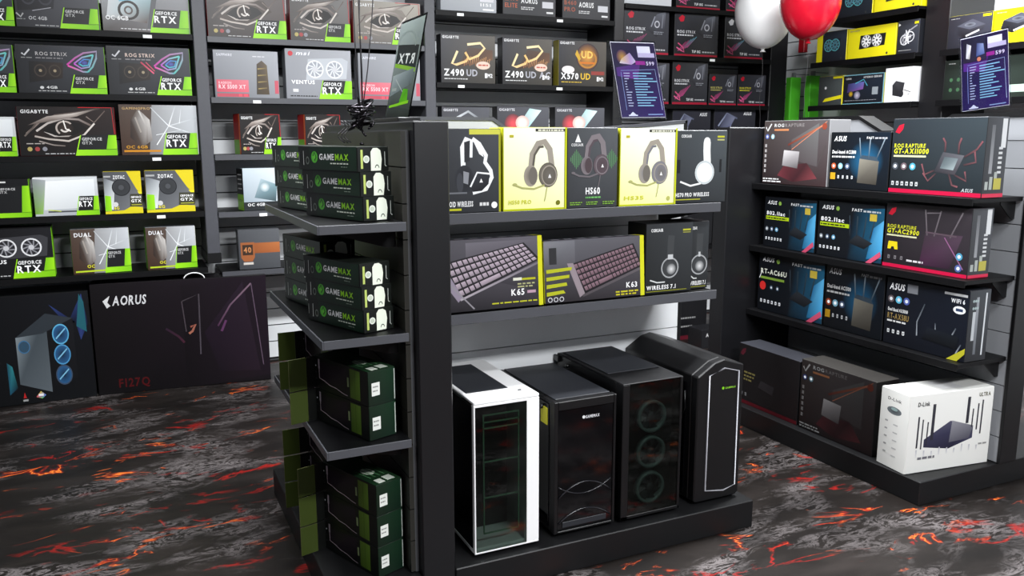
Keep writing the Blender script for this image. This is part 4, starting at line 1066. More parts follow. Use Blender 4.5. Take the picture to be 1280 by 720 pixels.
# ================================================================== POWER SUPPLY STACKS ON THE END SHELVES
def art_gm(a):
    bg(a, ['#0a0d0b', '#0e1510', '#131d16', '#0d120f'])
    a.part('printed_panel').rect(.20, .03, .985, .97, ['#0f1f15', '#122a1b', '#173422', '#11251a']); a.part('printed_art')
    a.circ(.29, .55, .25, '#6acc38', 18, '#4aa830'); a.line([(.265, .6), (.29, .75), (.32, .55), (.29, .4)], .07, '#1c4a1c')
    a.text('GAME', .375, .44, .26, '#f2f2f2', 0, maxw=.26); a.text('MAX', .645, .44, .26, '#9ae024', 0, maxw=.225)
    a.small(.56, .28, .3, 1, '#d8e0d0', .05); a.small(.74, .16, .1, 1, '#8a988a', .03)
    a.line([(.1, .8), (.1, .2)], .035, '#c8ccc8'); a.ring(.17, .4, .03, .17, .35, '#6a726a'); a.line([(.02, .75), (.02, .3)], .03, '#9aa09a')
def art_gm_end(a):
    bg(a, ['#0b0e0c', '#0e120f', '#131714', '#0d110e'])
    a.rect(.10, .12, .17, .88, '#b8c86a'); a.circ(.28, .5, .14, '#c0c8b8', 14); a.ring(.28, .5, .1, .15, .3, '#e0e4da')
    a.part('label_sticker').poly([(.42, .03), (.74, .03), (.78, .5), (.74, .85), (.64, .95), (.5, .95), (.42, .8)], '#e8eedd'); a.part('printed_art'); a.ring(.62, .14, .07, .14, .3, '#3a463a', 16, 0, 180)
    a.line([(.88, .8), (.88, .25), (.93, .2)], .03, '#b8beb8')
GMG = 'boxed power supplies stacked on the end shelves'
def stack_pos(cx, cy, ang, L, t):
    """near left corner of the printed face -> carton centre and turn; ang = turn of the face from the gondola's side"""
    s_, c_ = math.sin(R(ang)), math.cos(R(ang))
    return (cx - s_ * L / 2 + c_ * t / 2, cy + c_ * L / 2 + s_ * t / 2), -math.pi / 2 + R(ang)
def gmax(cx, cy, z, ang, label, L=.305, t=.105, h=.0685):
    (x, y), rz = stack_pos(cx, cy, ang, L, t)
    o = carton('power_supply_box', L, t, h, {'front': '#0c120e', 'top': '#1c211c', 'side': '#0c100d'}, (x, y, z), rz, label, 'box', GMG)
    a = Art(L, h); art_gm(a); attach(a, o, t)
    a = Art(t, h); art_gm_end(a); attach(a, o, t, 'right', L)
    return o
lv = ['bottom', 'middle', 'top']
for i in range(3):
    gmax(.612 - .006 * i, 2.285, 1.1885 + .069 * i, 19 + .5 * i, f'black and green power supply box, {lv[i]} of the front stack, upper end shelf')
    gmax(.552, 2.640, 1.1885 + .069 * i, 12 + i, f'black power supply box, {lv[i]} of the rear stack, upper end shelf', t=.12)
for i in range(3):
    gmax(.600 - .004 * i, 2.275, .8705 + .067 * i, 21, f'black and green power supply box, {lv[i]} of the front stack, middle end shelf', L=.285, h=.0665)
    gmax(.560, 2.625, .8705 + .0755 * i, 12, f'shaded power supply box, {lv[i]} of the rear stack, middle end shelf', h=.075, t=.12)
def art_win(a):
    bg(a, ['#070908', '#0c0f0d', '#10130f', '#0a0c0a'])
    a.part('window_picture').poly([(.1, .85), (.1, .35), (.25, .28), (.55, .2), (.62, .1), (.62, .9)], ['#120c14', '#1c131e', '#170f18', '#100a10', '#0c080c', '#1a121c']); a.part('printed_art')
    a.line([(.1, .88), (.1, .34), (.2, .3), (.3, .22), (.42, .2), (.55, .12), (.63, .1)], .025, '#b8a8b0', '#8a7c84'); a.rect(.085, .62, .115, .92, '#8a8088'); a.rect(.63, .38, .66, .66, '#7a8a60')
    a.part('green_strip').rect(.68, .08, .86, .94, ['#3c5218', '#4c681c', '#5a7a26', '#4a641e']); a.part('printed_art'); a.line([(.77, .1), (.77, .92)], .02, '#37500f')
    for k in range(3): a.circ(.04, .3 + .2 * k, .025, '#c8ccd0' if k == 2 else '#3a3c40', 8)
def art_green_end(a):
    bg(a, ['#0c1a10', '#10241a', '#15301f', '#102416'])
    a.part('label_sticker').rect(.12, .28, .42, .66, '#e0e2dc'); a.part('printed_art'); a.small(.16, .52, .2, 2, '#7a7c78', .04, .12)
    a.part('printed_edge').rect(.955, .05, .99, .95, '#b8c0b8'); a.part('printed_art')
def art_green_top(a):
    bg(a, ['#0a120b', '#16301c', '#1c3a22', '#0c160d']); a.ell(.62, .5, .1, .2, '#d8e4d0', 16); a.rect(.86, .2, .97, .45, '#d8ddd2'); a.rect(.84, .55, .96, .85, '#c8d0c4')
    for k in range(4): a.line([(.5, .2 + .18 * k), (.8, .25 + .18 * k)], .04, '#4a7a50')
FLG = 'open-flap boxes stacked on the end shelves'
def flapbox(cx, cy, z, ang, label, L=.285, t=.095, h=.104):
    (x, y), rz = stack_pos(cx, cy, ang, L, t)
    o = carton('component_box', L, t, h - .001, {'front': '#0a0c0a', 'top': '#101a12', 'left': '#0a0c0a', 'right': '#12281a'}, (x, y, z), rz, label, 'box', FLG)
    a = Art(L, h - .001); art_win(a); attach(a, o, t)
    a = Art(t, h - .001); art_green_end(a); attach(a, o, t, 'right', L)
    a = Art(L, t); art_green_top(a); attach(a, o, t, 'top', h - .001)
    # cover flap standing open at the far end, green inside
    hn = link('flap_hinge', carton_mesh('flap_hinge', .03, .003, h - .004, '#0a0c0a', .0005), o)
    hn.location = (-L / 2 + .004, -t / 2 - .0155, .001); hn.rotation_euler = (0, 0, R(90))
    f = link('open_flap', carton_mesh('open_flap', .058, .003, h - .004, {'front': '#3a4619', 'right': '#5c5d38', 'left': '#5c5d38', 'side': '#5c5d38', 'back': '#0c100c'}, .0005), o)
    f.location = (-L / 2 + .002, -t / 2 - .060, .001); f.rotation_euler = (0, 0, R(90 - 6))
    return o
for i in range(2):
    flapbox(.604, 2.268, .5505 + .104 * i, 20, f'green-ended box with open flap, {["lower", "upper"][i]} of two on the lower end shelf')
    flapbox(.585, 2.62, .5505 + .104 * i, 8, f'shaded box with open flap, {["lower", "upper"][i]} of two behind on the lower end shelf')
for i in range(3):
    flapbox(.622, 2.285, .106 + .099 * i, 21, f'green-ended box with open flap, {lv[i]} of three on the plinth', h=.099)
    flapbox(.585, 2.63, .106 + .099 * i, 8, f'shaded box with open flap, {lv[i]} of three behind on the plinth', h=.099)

# ================================================================== COMPUTER CASES
def case_feet(t, w, d, mt='plastic'):
    for sx in (-1, 1):
        for sy in (-1, 1): lathe('foot', mt, [(0, 0), (.016, 0), (.018, .012), (0, .012)], t, 14, (sx * (w / 2 - .03), sy * (d / 2 - .05), 0))
CG = 'computer cases on the plinth'
Z0 = .1045
# white case
t = empty('computer_case', (1.045, 2.50, Z0)); w, d, h = .226, .455, .505; f0 = .012
boxes('front_frame', 'white', [(-w / 2, -w / 2 + .005, -d / 2, -d / 2 + .016, f0 + .0065, h - .0085)], t, .001)
boxes('front_frame', 'white', [(-w / 2, w / 2, -d / 2, -d / 2 + .016, f0, f0 + .006)], t, .001)
boxes('front_frame', 'white', [(w / 2 - .044, w / 2, -d / 2, -d / 2 + .02, f0 + .0065, h - .0085)], t, .001)
boxes('front_frame', 'white', [(-w / 2, w / 2, -d / 2, -d / 2 + .018, h - .008, h - .0005)], t, .001)
boxes('side_panel', 'white', [(w / 2 - .008, w / 2, -d / 2 + .021, d / 2, f0, h - .0005)], t, .001)
boxes('rear_panel', 'white', [(-w / 2, w / 2 - .009, d / 2 - .008, d / 2, f0, h - .0005)], t, .001)
boxes('bottom_panel', 'white', [(-w / 2, w / 2 - .009, -d / 2 + .017, d / 2 - .009, f0, f0 + .012)], t, .001)
boxes('top_panel', 'white', [(-w / 2, w / 2, -d / 2, d / 2, h, h + .012)], t, .003)
boxes('top_filter', 'casetop', [(-w / 2 + .012, w / 2 - .068, -d / 2 + .09, d / 2 - .05, h + .012, h + .014)], t, .001)
boxes('power_button', 'casetop', [(w / 2 - .05, w / 2 - .038, -d / 2 + .05, -d / 2 + .058, h + .012, h + .014)], t)
boxes('side_glass', 'smoked', [(-w / 2 - .004, -w / 2, -d / 2 + .014, d / 2 - .01, .03, h - .004)], t, .001)
boxes('front_glass', 'smoked', [(-w / 2 + .0055, w / 2 - .0445, -d / 2 - .001, -d / 2 + .003, f0 + .0065, h - .0085)], t, .0008)
boxes('back_plate', 'plastic', [(-w / 2 + .014, w / 2 - .046, -d / 2 + .15, -d / 2 + .155, f0 + .014, h - .02)], t)
cg = boxes('drive_cage', 'cage' if 'cage' in M else 'greenplastic', [(-w / 2 + .035, -w / 2 + .039, -d / 2 + .010, -d / 2 + .014, .07, h - .04), (w / 2 - .07, w / 2 - .066, -d / 2 + .010, -d / 2 + .014, .07, h - .04)] + [(-w / 2 + .035, w / 2 - .066, -d / 2 + .010, -d / 2 + .014, z, z + .004) for z in (.07, .19, .31, .42, .44, h - .042)], t)
case_feet(t, w, d)
tag(t, 'white computer case with dark glass front beside the end panel', 'computer case', CG)
# black case with arched front
w, d, h = .235, .45, .470
t = empty('computer_case', (1.338, 2.285 + d / 2, Z0))
boxes('body', 'casing', [(-w / 2, w / 2, -d / 2 + .03, d / 2, .012, h - .004)], t, .004)
boxes('top_panel', 'casetop', [(-w / 2 + .02, w / 2 - .006, -d / 2 + .035, d / 2 - .01, h - .004, h)], t, .0015)
boxes('side_panel', 'gloss', [(-w / 2 - .005, -w / 2, -d / 2 + .035, d / 2 - .002, .03, h - .012)], t, .001)
boxes('front_frame', 'casing', [(-w / 2, -w / 2 + .014, -d / 2, -d / 2 + .029, .012, h), (w / 2 - .010, w / 2, -d / 2, -d / 2 + .029, .012, h), (-w / 2 + .014, w / 2 - .010, -d / 2, -d / 2 + .029, h - .03, h), (-w / 2 + .014, w / 2 - .010, -d / 2, -d / 2 + .029, .012, .02)], t, .002)
fp = boxes('front_panel', 'gloss', [(-w / 2 + .015, w / 2 - .011, -d / 2 + .004, -d / 2 + .028, .021, h - .031)], t, .001)
for (zc, am, rr) in ((.175, -.035, .0025), (.135, .045, .003), (.045, .04, .003)):
    tube('arch_trim', 'trimgrey' if 'trimgrey' in M else 'silver', [(x, -d / 2 + .003, zc + am * (1 - (x / .1) ** 2)) for x in [-.1 + .02 * k for k in range(11)]], rr, fp, n=6)
boxes('lower_mesh', 'casetop', [(-.085, .085, -d / 2 + .001, -d / 2 + .004, .03, .05)], fp, .001)
for sy in (-.15, .0, .15): lathe('thumb_screw', 'plastic', [(0, 0), (.008, 0), (.008, .012), (0, .012)], t, 12, (-w / 2 - .004, sy, h - .03), (0, -math.pi / 2, 0))
boxes('thumb_screw', 'plastic', [(-w / 2 - .012, -w / 2, d / 2 - .02, d / 2 + .012, h - .03, h - .006)], t, .003)
boxes('sticker', 'yellowtag', [(-w / 2 - .0075, -w / 2 - .005, -d / 2 + .04, -d / 2 + .085, h - .085, h - .028)], t)
a = Art(w, h); a.circ(.47, .865, .012, '#d8d8d8', 12); a.text('GAMEMAX', .50, .853, .022, '#d8d8dc', 0, maxw=.23)
for o in attach(a, t, d - .006): o.name = 'lettering'
case_feet(t, w, d)
tag(t, 'black computer case with arched lower front and yellow corner sticker', 'computer case', CG)
# black case with three fans behind glass
w, d, h = .245, .47, .500
t = empty('computer_case', (1.600, 2.280 + d / 2, Z0))
boxes('body', 'casing', [(-w / 2, w / 2, -d / 2 + .05, d / 2, .012, h - .004), (-w / 2, -w / 2 + .028, -d / 2, -d / 2 + .05, .012, h - .004), (w / 2 - .01, w / 2, -d / 2, -d / 2 + .05, .012, h - .004), (-w / 2, w / 2, -d / 2, -d / 2 + .05, .012, .024)], t, .002)
boxes('top_panel', 'casing', [(-w / 2, w / 2, -d / 2, d / 2, h - .004, h)], t, .002)
boxes('top_filter', 'casetop', [(-w / 2 + .018, w / 2 - .012, -d / 2 + .13, d / 2 - .015, h, h + .003)], t, .001)
boxes('front_glass', 'smoked', [(-w / 2 + .028, w / 2 - .01, -d / 2 + .001, -d / 2 + .005, .024, h - .006)], t, .0008)
for k in range(3):
    fz = .105 + .13 * k
    fo = lathe('fan', 'fangrey' if 'fangrey' in M else 'casetop', [(.048, 0), (.058, 0), (.058, .02), (.048, .02), (.048, 0)], t, 28, (.008, -d / 2 + .034, fz), (math.pi / 2, 0, 0))
    lathe('hub', 'casetop', [(0, .018), (.016, .018), (.018, .01), (.018, 0)], fo, 16)
    for q in range(7):
        an = q * 2 * math.pi / 7
        pr_ = [(math.cos(an + s1) * r1, math.sin(an + s1) * r1, zz) for r1, s1, zz in ((.018, 0, .004), (.047, .25, .004), (.047, .75, .015), (.018, .55, .015))]
        bm = bmesh.new(); v1 = [bm.verts.new(p) for p in pr_]; v2 = [bm.verts.new((p[0], p[1], p[2] + .0015)) for p in pr_]
        bm.faces.new(v1); bm.faces.new(v2[::-1])
        for i in range(4): bm.faces.new((v1[i], v2[i], v2[(i + 1) % 4], v1[(i + 1) % 4]))
        link('blade', done(bm, 'blade', 'casetop'), fo)
boxes('thumb_screw', 'plastic', [(-w / 2 - .012, -w / 2, d / 2 - .03, d / 2 + .010, h - .03, h - .006)], t, .003)
lathe('thumb_screw', 'plastic', [(0, 0), (.008, 0), (.008, .01), (0, .01)], t, 12, (-w / 2, d / 2 - .09, h - .03), (0, -math.pi / 2, 0))
case_feet(t, w, d)
tag(t, 'black computer case with three fans dimly seen behind its glass front', 'computer case', CG)
# black case with silver outline
w, d = .205, .47
t = empty('computer_case', (1.895, 2.29 + d / 2, Z0))
pf = [(-w / 2, .014), (-w / 2 + .012, .008), (w / 2 - .012, .008), (w / 2, .02), (w / 2, .508), (.012, .536), (-.03, .527), (-w / 2, .482)]
prism('body', 'casing', pf, -d / 2 + .035, d / 2, 'y', t, .003)
prism('front_bezel', 'casing', [(x * .99, z * .997 + .001) for x, z in pf], -d / 2, -d / 2 + .0345, 'y', t, .004)
boxes('side_panel', 'gloss', [(-w / 2 - .004, -w / 2, -d / 2 + .06, d / 2 - .01, .03, .45)], t, .001)
ol = [(-.053, .050), (-.052, .482), (.014, .502), (.078, .486), (.081, .052), (.03, .036)]
tube('silver_outline', 'silver', [(x, -d / 2 - .001, z) for x, z in ol], .0036, t, True, 6)
a = Art(w, .53); a.part('logo').circ(.55, .81, .010, '#7ac020', 10); a.text('GAMEMAX', .6, .802, .013, '#8ac838', 0, maxw=.23)
attach(a, t, d + .002)
tube('cable', 'plastic', [(-w / 2 - .01, -d / 2 + .08, .30), (-w / 2 - .012, -d / 2 + .05, .36), (-w / 2 - .008, -d / 2 + .06, .42)], .003, t)
case_feet(t, w, d)
tag(t, 'black computer case with a silver polygon outline on its front', 'computer case', CG)

# ================================================================== ROUTER BOXES
RG = 'router boxes on the right gondola'
def brand(a, x, y, s, col='#f0f0f2', mw=.2): a.text('ASUS', x, y, s, col, 0, slant=.2, maxw=mw)
def rog_mark(a, x, y, s, c): a.poly([(x, y), (x + s * .5, y + s * 1.1), (x + s * 1.2, y + s * 1.4), (x + s * 1.1, y + s * .5), (x + s * .6, y - .02)], c)
def icons(a, x, y, cols, r=.045, dx=.09):
    for i, c in enumerate(cols): a.circ(x + dx * i, y, r, c, 12); a.circ(x + dx * i, y, r * .5, '#d8dce0', 8)
def row_icons(a, x, y, n, c='#d0d2d6', dx=.06):
    for i in range(n): a.rect(x + dx * i, y, x + dx * i + .03, y + .055, c); a.rect(x + dx * i + .008, y + .015, x + dx * i + .02, y + .035, '#333')
def art_blue_cave(dim):  # dim scales the whole print down, putting the shade on the plinth into it
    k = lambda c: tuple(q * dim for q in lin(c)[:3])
    def f(a):
        bg(a, [k('#241a1c'), k('#3a2a2c'), k('#5a5456'), k('#4a4240')])
        a.poly([(.45, .4), (.85, .3), (.85, .95), (.45, .7)], [k('#4a4244'), k('#544e50'), k('#6a6a6a'), k('#5a5454')])
        a.poly([(.25, .14), (.5, .05), (.86, .12), (.7, .35), (.35, .3)], [k('#6a3038'), k('#3a1c22'), k('#7a3a40'), k('#3c2226'), k('#5a2a30')])
        a.part('printed_router').poly([(.32, .3), (.56, .26), (.58, .52), (.34, .54)], [k('#8a8688'), k('#5a5658'), k('#a8a4a6'), k('#d0ccce')]); a.part('printed_art')
        a.line([(.4, .62), (.92, .92)], .03, k('#6a3028'), k('#b06a50')); a.line([(.46, .55), (.96, .97)], .012, k('#c07a60')); a.circ(.93, .9, .05, k('#8a4030'), 10)
        a.line([(.85, .3), (.96, .62)], .02, k('#4a4444'))
        a.line([(.03, .9), (.06, .84), (.12, .95)], .025, k('#d8d8d8')); a.text('ROG', .17, .9, .05, k('#d8d8d8'), 0, maxw=.16); a.text('RAPTURE', .34, .9, .05, k('#8a8484'), 0, maxw=.3); a.rect(.17, .84, .4, .87, k('#c08058'))
        icons(a, .06, .75, [k('#5a6ab0'), k('#a0c8d8')], .04, .09)
        for j in range(6): a.rect(.03, .58 - .08 * j, .06, .63 - .08 * j, k('#a8a4a4'))
        a.small(.02, .03, .3, 2, k('#d8d8d8'), .02, -.04)
    return f
def art_blue(title, yellow=False, red=False):
    def f(a):
        bg(a, ['#090b10', '#0c1018', '#10161e', '#0d1016'])
        a.poly([(.5, .0), (1, .02), (1, .95), (.55, .9)], ['#0c141c', '#14364c', '#1a5878', '#0e1620']); a.poly([(.78, .06), (1, .1), (1, .75), (.86, .6)], ['#1c5a80', '#3a90c0', '#5ab0e0', '#246a98'])
        a.part('printed_router').poly([(.5, .3), (.74, .22), (.86, .34), (.62, .46)], ['#14161a', '#0e1014', '#20242a', '#2a2e34']); a.part('printed_art')
        for x0, x1 in ((.52, .5), (.62, .62), (.72, .75), (.82, .88)): a.line([(x0, .42), (x1, .78)], .022, '#1c2228', '#3a4650')
        brand(a, .06, .85, .075, mw=.19); a.circ(.31, .88, .04, '#8ab04a', 12); a.text('FAST', .53, .86, .05, '#f0f0f0', 0, maxw=.16); a.small(.7, .86, .25, 1, '#c0c4c8', .03); a.rect(.8, .72, .9, .84, '#c8b040')
        if yellow: a.rect(.04, .55, .5, .62, '#a8c018'); a.text(title, .05, .64, .075, '#f4f4f4', 0, maxw=.38); a.small(.05, .57, .4, 1, '#2a3010', .025)
        else: a.text(title, .04, .64, .085, '#e4e8d8', 0, maxw=.42); a.rect(.04, .55, .42, .59, '#7a9a38')
        if red: a.circ(.08, .43, .075, '#c82a28', 14); a.line([(.02, .55), (.06, .68)], .015, '#e8e8e8'); icons(a, .22, .42, ['#3a4a5a', '#3a4a5a'], .04, .1)
        else: icons(a, .07, .36, ['#6a7078', '#4a5a70', '#5a90b0'], .045, .1)
        row_icons(a, .05, .14, 6)
        a.part('printed_ribbon').poly([(.78, .0), (.86, .0), (1, .14), (.98, .22)], '#c04a68'); a.part('printed_art')
    return f
def art_ac(dim, icon2='#c05a30'):  # a low dim paints the shade of the lower row into the print
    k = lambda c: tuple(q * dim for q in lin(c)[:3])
    def f(a):
        bg(a, [k('#0b0c11'), k('#0c1118'), k('#101c2a'), k('#0e1116')])
        a.ell(.62, .5, .3, .36, k('#226690'), 22, k('#0e1620'))
        a.part('printed_router').poly([(.5, .12), (.82, .1), (.84, .5), (.52, .54)], [k('#4a4640'), k('#3a3630'), k('#6a665e'), k('#8a867a')]); a.poly([(.52, .54), (.84, .5), (.78, .58), (.56, .6)], k('#3a4a58')); a.part('printed_art')
        for x0, x1 in ((.54, .5), (.67, .68), (.8, .92)): a.line([(x0, .55), (x1, .9)], .022, k('#3a4a58'), k('#8a98a4'))
        brand(a, .06, .84, .09, k('#f0f0f2'), .22); a.text('FAST', .62, .88, .04, k('#e8e8e8'), 0, maxw=.12); a.small(.75, .88, .2, 1, k('#a8a8ac'), .03)
        a.text('Dual-band AC1300', .04, .62, .06, k('#f4f4f4'), 0, maxw=.42); a.small(.04, .55, .4, 1, k('#d8d8d8'), .03)
        icons(a, .08, .4, [k(icon2), k('#8ac0d8'), k('#4a5a78')], .055, .12); a.rect(.03, .16, .12, .28, k('#c89a20')); row_icons(a, .16, .18, 4, k('#d0d2d6'), .08)
    return f
def art_gt(t2, router_c, spider=True, pad=False):
    def f(a):
        bg(a, ['#14181c', '#1c2328', '#333c42', '#262c32'] if spider else ['#181418', '#221c22', '#3a343a', '#2a262c'])
        rog_mark(a, .03, .82, .08, '#c01830')
        a.text('ROG RAPTURE', .03, .61, .055, '#c8c828', 0, maxw=.36, slant=.1); a.text(t2, .03, .53, .07, '#d8d828', 0, maxw=.40, slant=.1); a.rect(.03, .485, .4, .51, '#c8c8a0')
        if spider:
            a.part('printed_router').poly([(.5, .3), (.72, .27), (.8, .52), (.58, .56)], ['#2c2a30', '#3a363c', '#5a5a60', '#48484e']); a.poly([(.56, .35), (.7, .33), (.74, .48), (.6, .5)], ['#5a6468', '#8a9698', '#6a7478', '#4a5458']); a.part('printed_art')
            for p in (((.5, .32), (.4, .26), (.36, .4)), ((.52, .28), (.44, .18), (.38, .28)), ((.72, .27), (.84, .2), (.82, .32)), ((.8, .4), (.92, .44), (.9, .58)), ((.8, .5), (.92, .6), (.97, .7)), ((.6, .56), (.6, .68), (.57, .74)), ((.74, .54), (.74, .66), (.76, .74)), ((.66, .28), (.7, .14), (.76, .12))): a.line(p, .024, '#3a2c30', '#7a4a50')
            icons(a, .06, .36, ['#4a5058', '#6a5a60', '#4a9ab0'], .05, .1); row_icons(a, .03, .1, 6, '#b8babc', .055); brand(a, .8, .06, .045, '#b0b4b8', .12)
        else:
            a.poly([(.45, .1), (.8, .1), (.92, .6), (.5, .6)], ['#3a1c34', '#2a1a28', '#4a3a48', '#3a3038'])
            for x0, x1 in ((.52, .48), (.6, .66), (.78, .9)): a.line([(x0, .55), (x1, .93)], .022, '#5a5258', '#7a7278')
            a.line([(.5, .88), (.66, .9)], .015, '#7a7278'); a.line([(.5, .6), (.85, .58)], .02, '#5a4a54'); a.line([(.72, .55), (.95, .12)], .015, '#8a5a80')
            a.part('printed_pad').poly([(.05, .28), (.06, .4), (.17, .4), (.18, .28), (.14, .28), (.13, .32), (.1, .32), (.09, .28)], '#d8c018'); a.part('printed_art'); row_icons(a, .06, .13, 3, '#6a666a', .08); a.small(.3, .12, .2, 1, '#c8c4c8', .03)
            icons(a, .90, .3, ['#4a90b0'], .055); icons(a, .9, .13, ['#4a5a90'], .055); 
        a.part('printed_edge').rect(.002, .002, .998, .055, '#b8103c'); a.part('printed_art')
    return f
def side_gt(a):
    bg(a, ['#1c1e22', '#2a2c30', '#45484e', '#303236']); a.rect(.7, .62, .92, .98, '#c8cacc'); a.line([(.3, .9), (.3, .3)], .06, '#5a5c60', '#8a8c90')
    for k in range(6): a.rect(.62, .3 + .06 * k, .8, .33 + .06 * k, '#c0c2c4')
    for k in range(4): a.rect(.1 + .2 * k, .1, .24 + .2 * k, .2 + .06 * (k % 3), '#9aa09c')
    a.rect(.5, .1, .85, .24, '#a8a040'); a.part('printed_edge').rect(.01, .002, .99, .05, '#c01840'); a.part('printed_art')
def side_ax(a):
    bg(a, ['#14161a', '#1c1e24', '#34383e', '#22262c']); a.line([(.4, .9), (.42, .1)], .05, '#8a8e94', '#5a5e64'); a.line([(.8, .95), (.78, .08)], .03, '#c8ccd0'); a.rect(.2, .3, .34, .7, '#b0b4b8')
    for k in range(6): a.circ(.2 + .1 * (k % 3), .85 - .1 * (k // 3), .02, '#9aa', 8)
def art_ax(a):
    bg(a, ['#0b0d14', '#0d1018', '#151a26', '#10131a'])
    brand(a, .04, .82, .1, mw=.2); a.rect(.27, .81, .4, .94, '#7a7c82')
    icons(a, .07, .68, ['#5a5054', '#5ab0d0', '#4a5aa0'], .055, .1)
    a.text('Dual Band AX3000', .04, .5, .05, '#e0e0e0', 0, maxw=.26); a.text('RT-AX58U', .04, .385, .085, '#8a7444', 0, maxw=.28); a.small(.04, .34, .24, 1, '#c8c8c8', .025); row_icons(a, .05, .17, 4, '#c8cacc', .065)
    for p in (((.43, .22), (.42, .42), (.5, .7)), ((.65, .3), (.64, .46)), ((.82, .28), (.88, .45)), ((.9, .1), (.95, .24))): a.line(p, .02, '#8a9098', '#3a4048')
    a.poly([(.5, .2), (.9, .16), (.92, .34), (.55, .38)], ['#0a0c10', '#0c0e12', '#14181e', '#181c24'])
    a.text('WIFI 6', .8, .8, .06, '#f0f2f4', 0, maxw=.16); a.part('printed_badge').ell(.9, .71, .07, .055, '#e8eaec', 16); a.part('printed_art'); a.rect(.86, .69, .94, .73, '#2a3a5a'); a.rect(.72, .9, .98, .935, '#c8cacc')
    a.part('printed_ribbon').poly([(.8, .0), (.92, .0), (1, .12), (1, .2)], '#a8a428'); a.part('printed_art')
D_ = '#14161a'
def rbox(y0, y1, z, h, d, art, label, xf=2.925, cols=D_, right=None, turn=0): return sidebox('router_box', y0, y1, z, h, d, cols, art, label, RG, xf, right, turn=turn)
rbox(2.865, 3.290, 1.1915, .305, .13, art_blue_cave(1.0), 'brown-black router box with coppery streaks at far end, topmost row', cols={'front': '#3a302e', 'right': '#8a8a8c', 'top': '#6a6a6c', 'side': '#3a302e'})
rbox(2.528, 2.852, 1.1915, .248, .12, art_ac(1.0), 'low blue and black router box in the middle of topmost row')
rbox(2.100, 2.520, 1.1915, .300, .12, art_gt('GT-AX11000', '#444', True), 'large dark router box with spider-like router and red bottom edge', cols={'front': '#20262a', 'right': '#2a2c30', 'top': '#3a3c40'}, right=side_gt)
rbox(2.915, 3.258, .8795, .248, .12, art_blue('802.11ac', True), 'left of two matching blue router boxes, middle row')
rbox(2.530, 2.900, .8795, .252, .12, art_blue('802.11ac', True), 'right of two matching blue router boxes, middle row')
rbox(2.126, 2.522, .8795, .270, .12, art_gt('GT-AC2900', '#444', False), 'dark purple router box with yellow game pad and red bottom edge', cols={'front': '#221c22', 'right': '#2a282c', 'top': '#343036'}, right=side_gt)
rbox(2.840, 3.278, .5515, .295, .12, art_blue('RT-AC66U', False, True), 'blue router box with red round badge, third row')
rbox(2.500, 2.830, .5515, .300, .12, art_ac(.5, '#b04a28'), 'black router box, shade painted in, between blue one and large navy one, third row')
rbox(2.104, 2.490, .5515, .285, .12, art_ax, 'navy black router box with yellow corner ribbon, third row', cols={'front': '#0e1118', 'right': '#1c1e24', 'top': '#1a1c22'}, right=side_ax)
rbox(2.800, 3.215, .099, .305, .13, lambda a: (bg(a, ['#0c0a0c', '#0f0d0f', '#141214', '#0d0c0d']), rog_mark(a, .02, .82, .08, '#4a1420'), a.small(.1, .52, .2, 3, '#6a6238', .03, .06), a.circ(.5, .4, .03, '#8a8a8c', 8, '#2a2a2c'), a.poly([(.35, .35), (.6, .3), (.62, .45), (.4, .48)], '#232124'), row_icons(a, .06, .14, 2, '#6a6a6c', .07), a.part('printed_edge').rect(.002, .002, .998, .06, '#4a0a14'), a.part('printed_art')), 'dark router box with red bottom edge standing far on the plinth', 2.77, {'front': '#171417', 'top': '#33343a', 'right': '#141416'})  # dark print, darkened further for the weak light on the plinth
rbox(2.365, 2.785, .099, .325, .13, art_blue_cave(.22), 'brown router box with red streak on the plinth, shade painted in', 2.765, {'front': '#0e0b0c', 'top': '#33312f', 'right': '#0e0b0c'})
def art_dl(a):
    bg(a, ['#d8d8d4', '#dcdcd8', '#ecece8', '#e4e4e0'])
    a.part('printed_router').poly([(.2, .32), (.5, .26), (.78, .36), (.78, .52), (.5, .62), (.2, .42)], ['#2a2a40', '#1e1e32', '#3a3a54', '#2c2c44', '#4a4a60', '#34344c']); a.poly([(.5, .34), (.74, .36), (.78, .52), (.52, .62)], ['#5a5a64', '#4a4a56', '#6a6a74', '#8a8a92']); a.part('printed_art')
    for x, y0, y1, wd in ((.12, .32, .72, .025), (.17, .3, .68, .02), (.23, .34, .64, .02), (.29, .4, .86, .045), (.70, .56, .9, .045), (.76, .5, .74, .02), (.82, .46, .8, .022), (.87, .4, .84, .022)): a.line([(x, y0), (x + .005, y1)], wd, '#2a2a34', '#34343c')
    for k in range(9): a.line([(.12 + .09 * k, .3 - .02 * (k % 3)), (.12 + .09 * k, .2)], .02, '#b0b0b8', '#d4d4d4')
    a.small(.14, .17, .2, 1, '#6a6a70', .03); a.text('D-Link', .1, .85, .055, '#2a2a2c', 0, maxw=.14); a.text('ULTRA', .82, .89, .05, '#6a6a5a', 0, maxw=.14); a.small(.86, .26, .1, 1, '#8a8a8a', .02)
def side_dl(a):
    bg(a, ['#d0d0cc', '#d4d4d0', '#e8e8e4', '#e0e0dc']); a.text('D-Link', .25, .86, .04, '#3a3a3c', 0, maxw=.5); a.ell(.5, .74, .26, .05, '#3a4044', 16, '#6a7074'); a.ell(.5, .76, .12, .02, '#8aa0a0', 12)
    for k in range(5): a.rect(.2, .58 - .1 * k, .3, .6 - .1 * k, '#9a9a9a'); a.rect(.5, .56 - .1 * k, .66, .575 - .1 * k, '#b0b0b0')
w, d, h = .425, .15, .325
o = carton('router_box', w, d, h, {'front': '#e4e4e0', 'top': '#dcdcd8'}, (2.737 + .213, 2.178 + .045, .099), R(-7), 'white router box standing at the near corner of the plinth', 'box', RG)
a = Art(w, h); art_dl(a); attach(a, o, d)
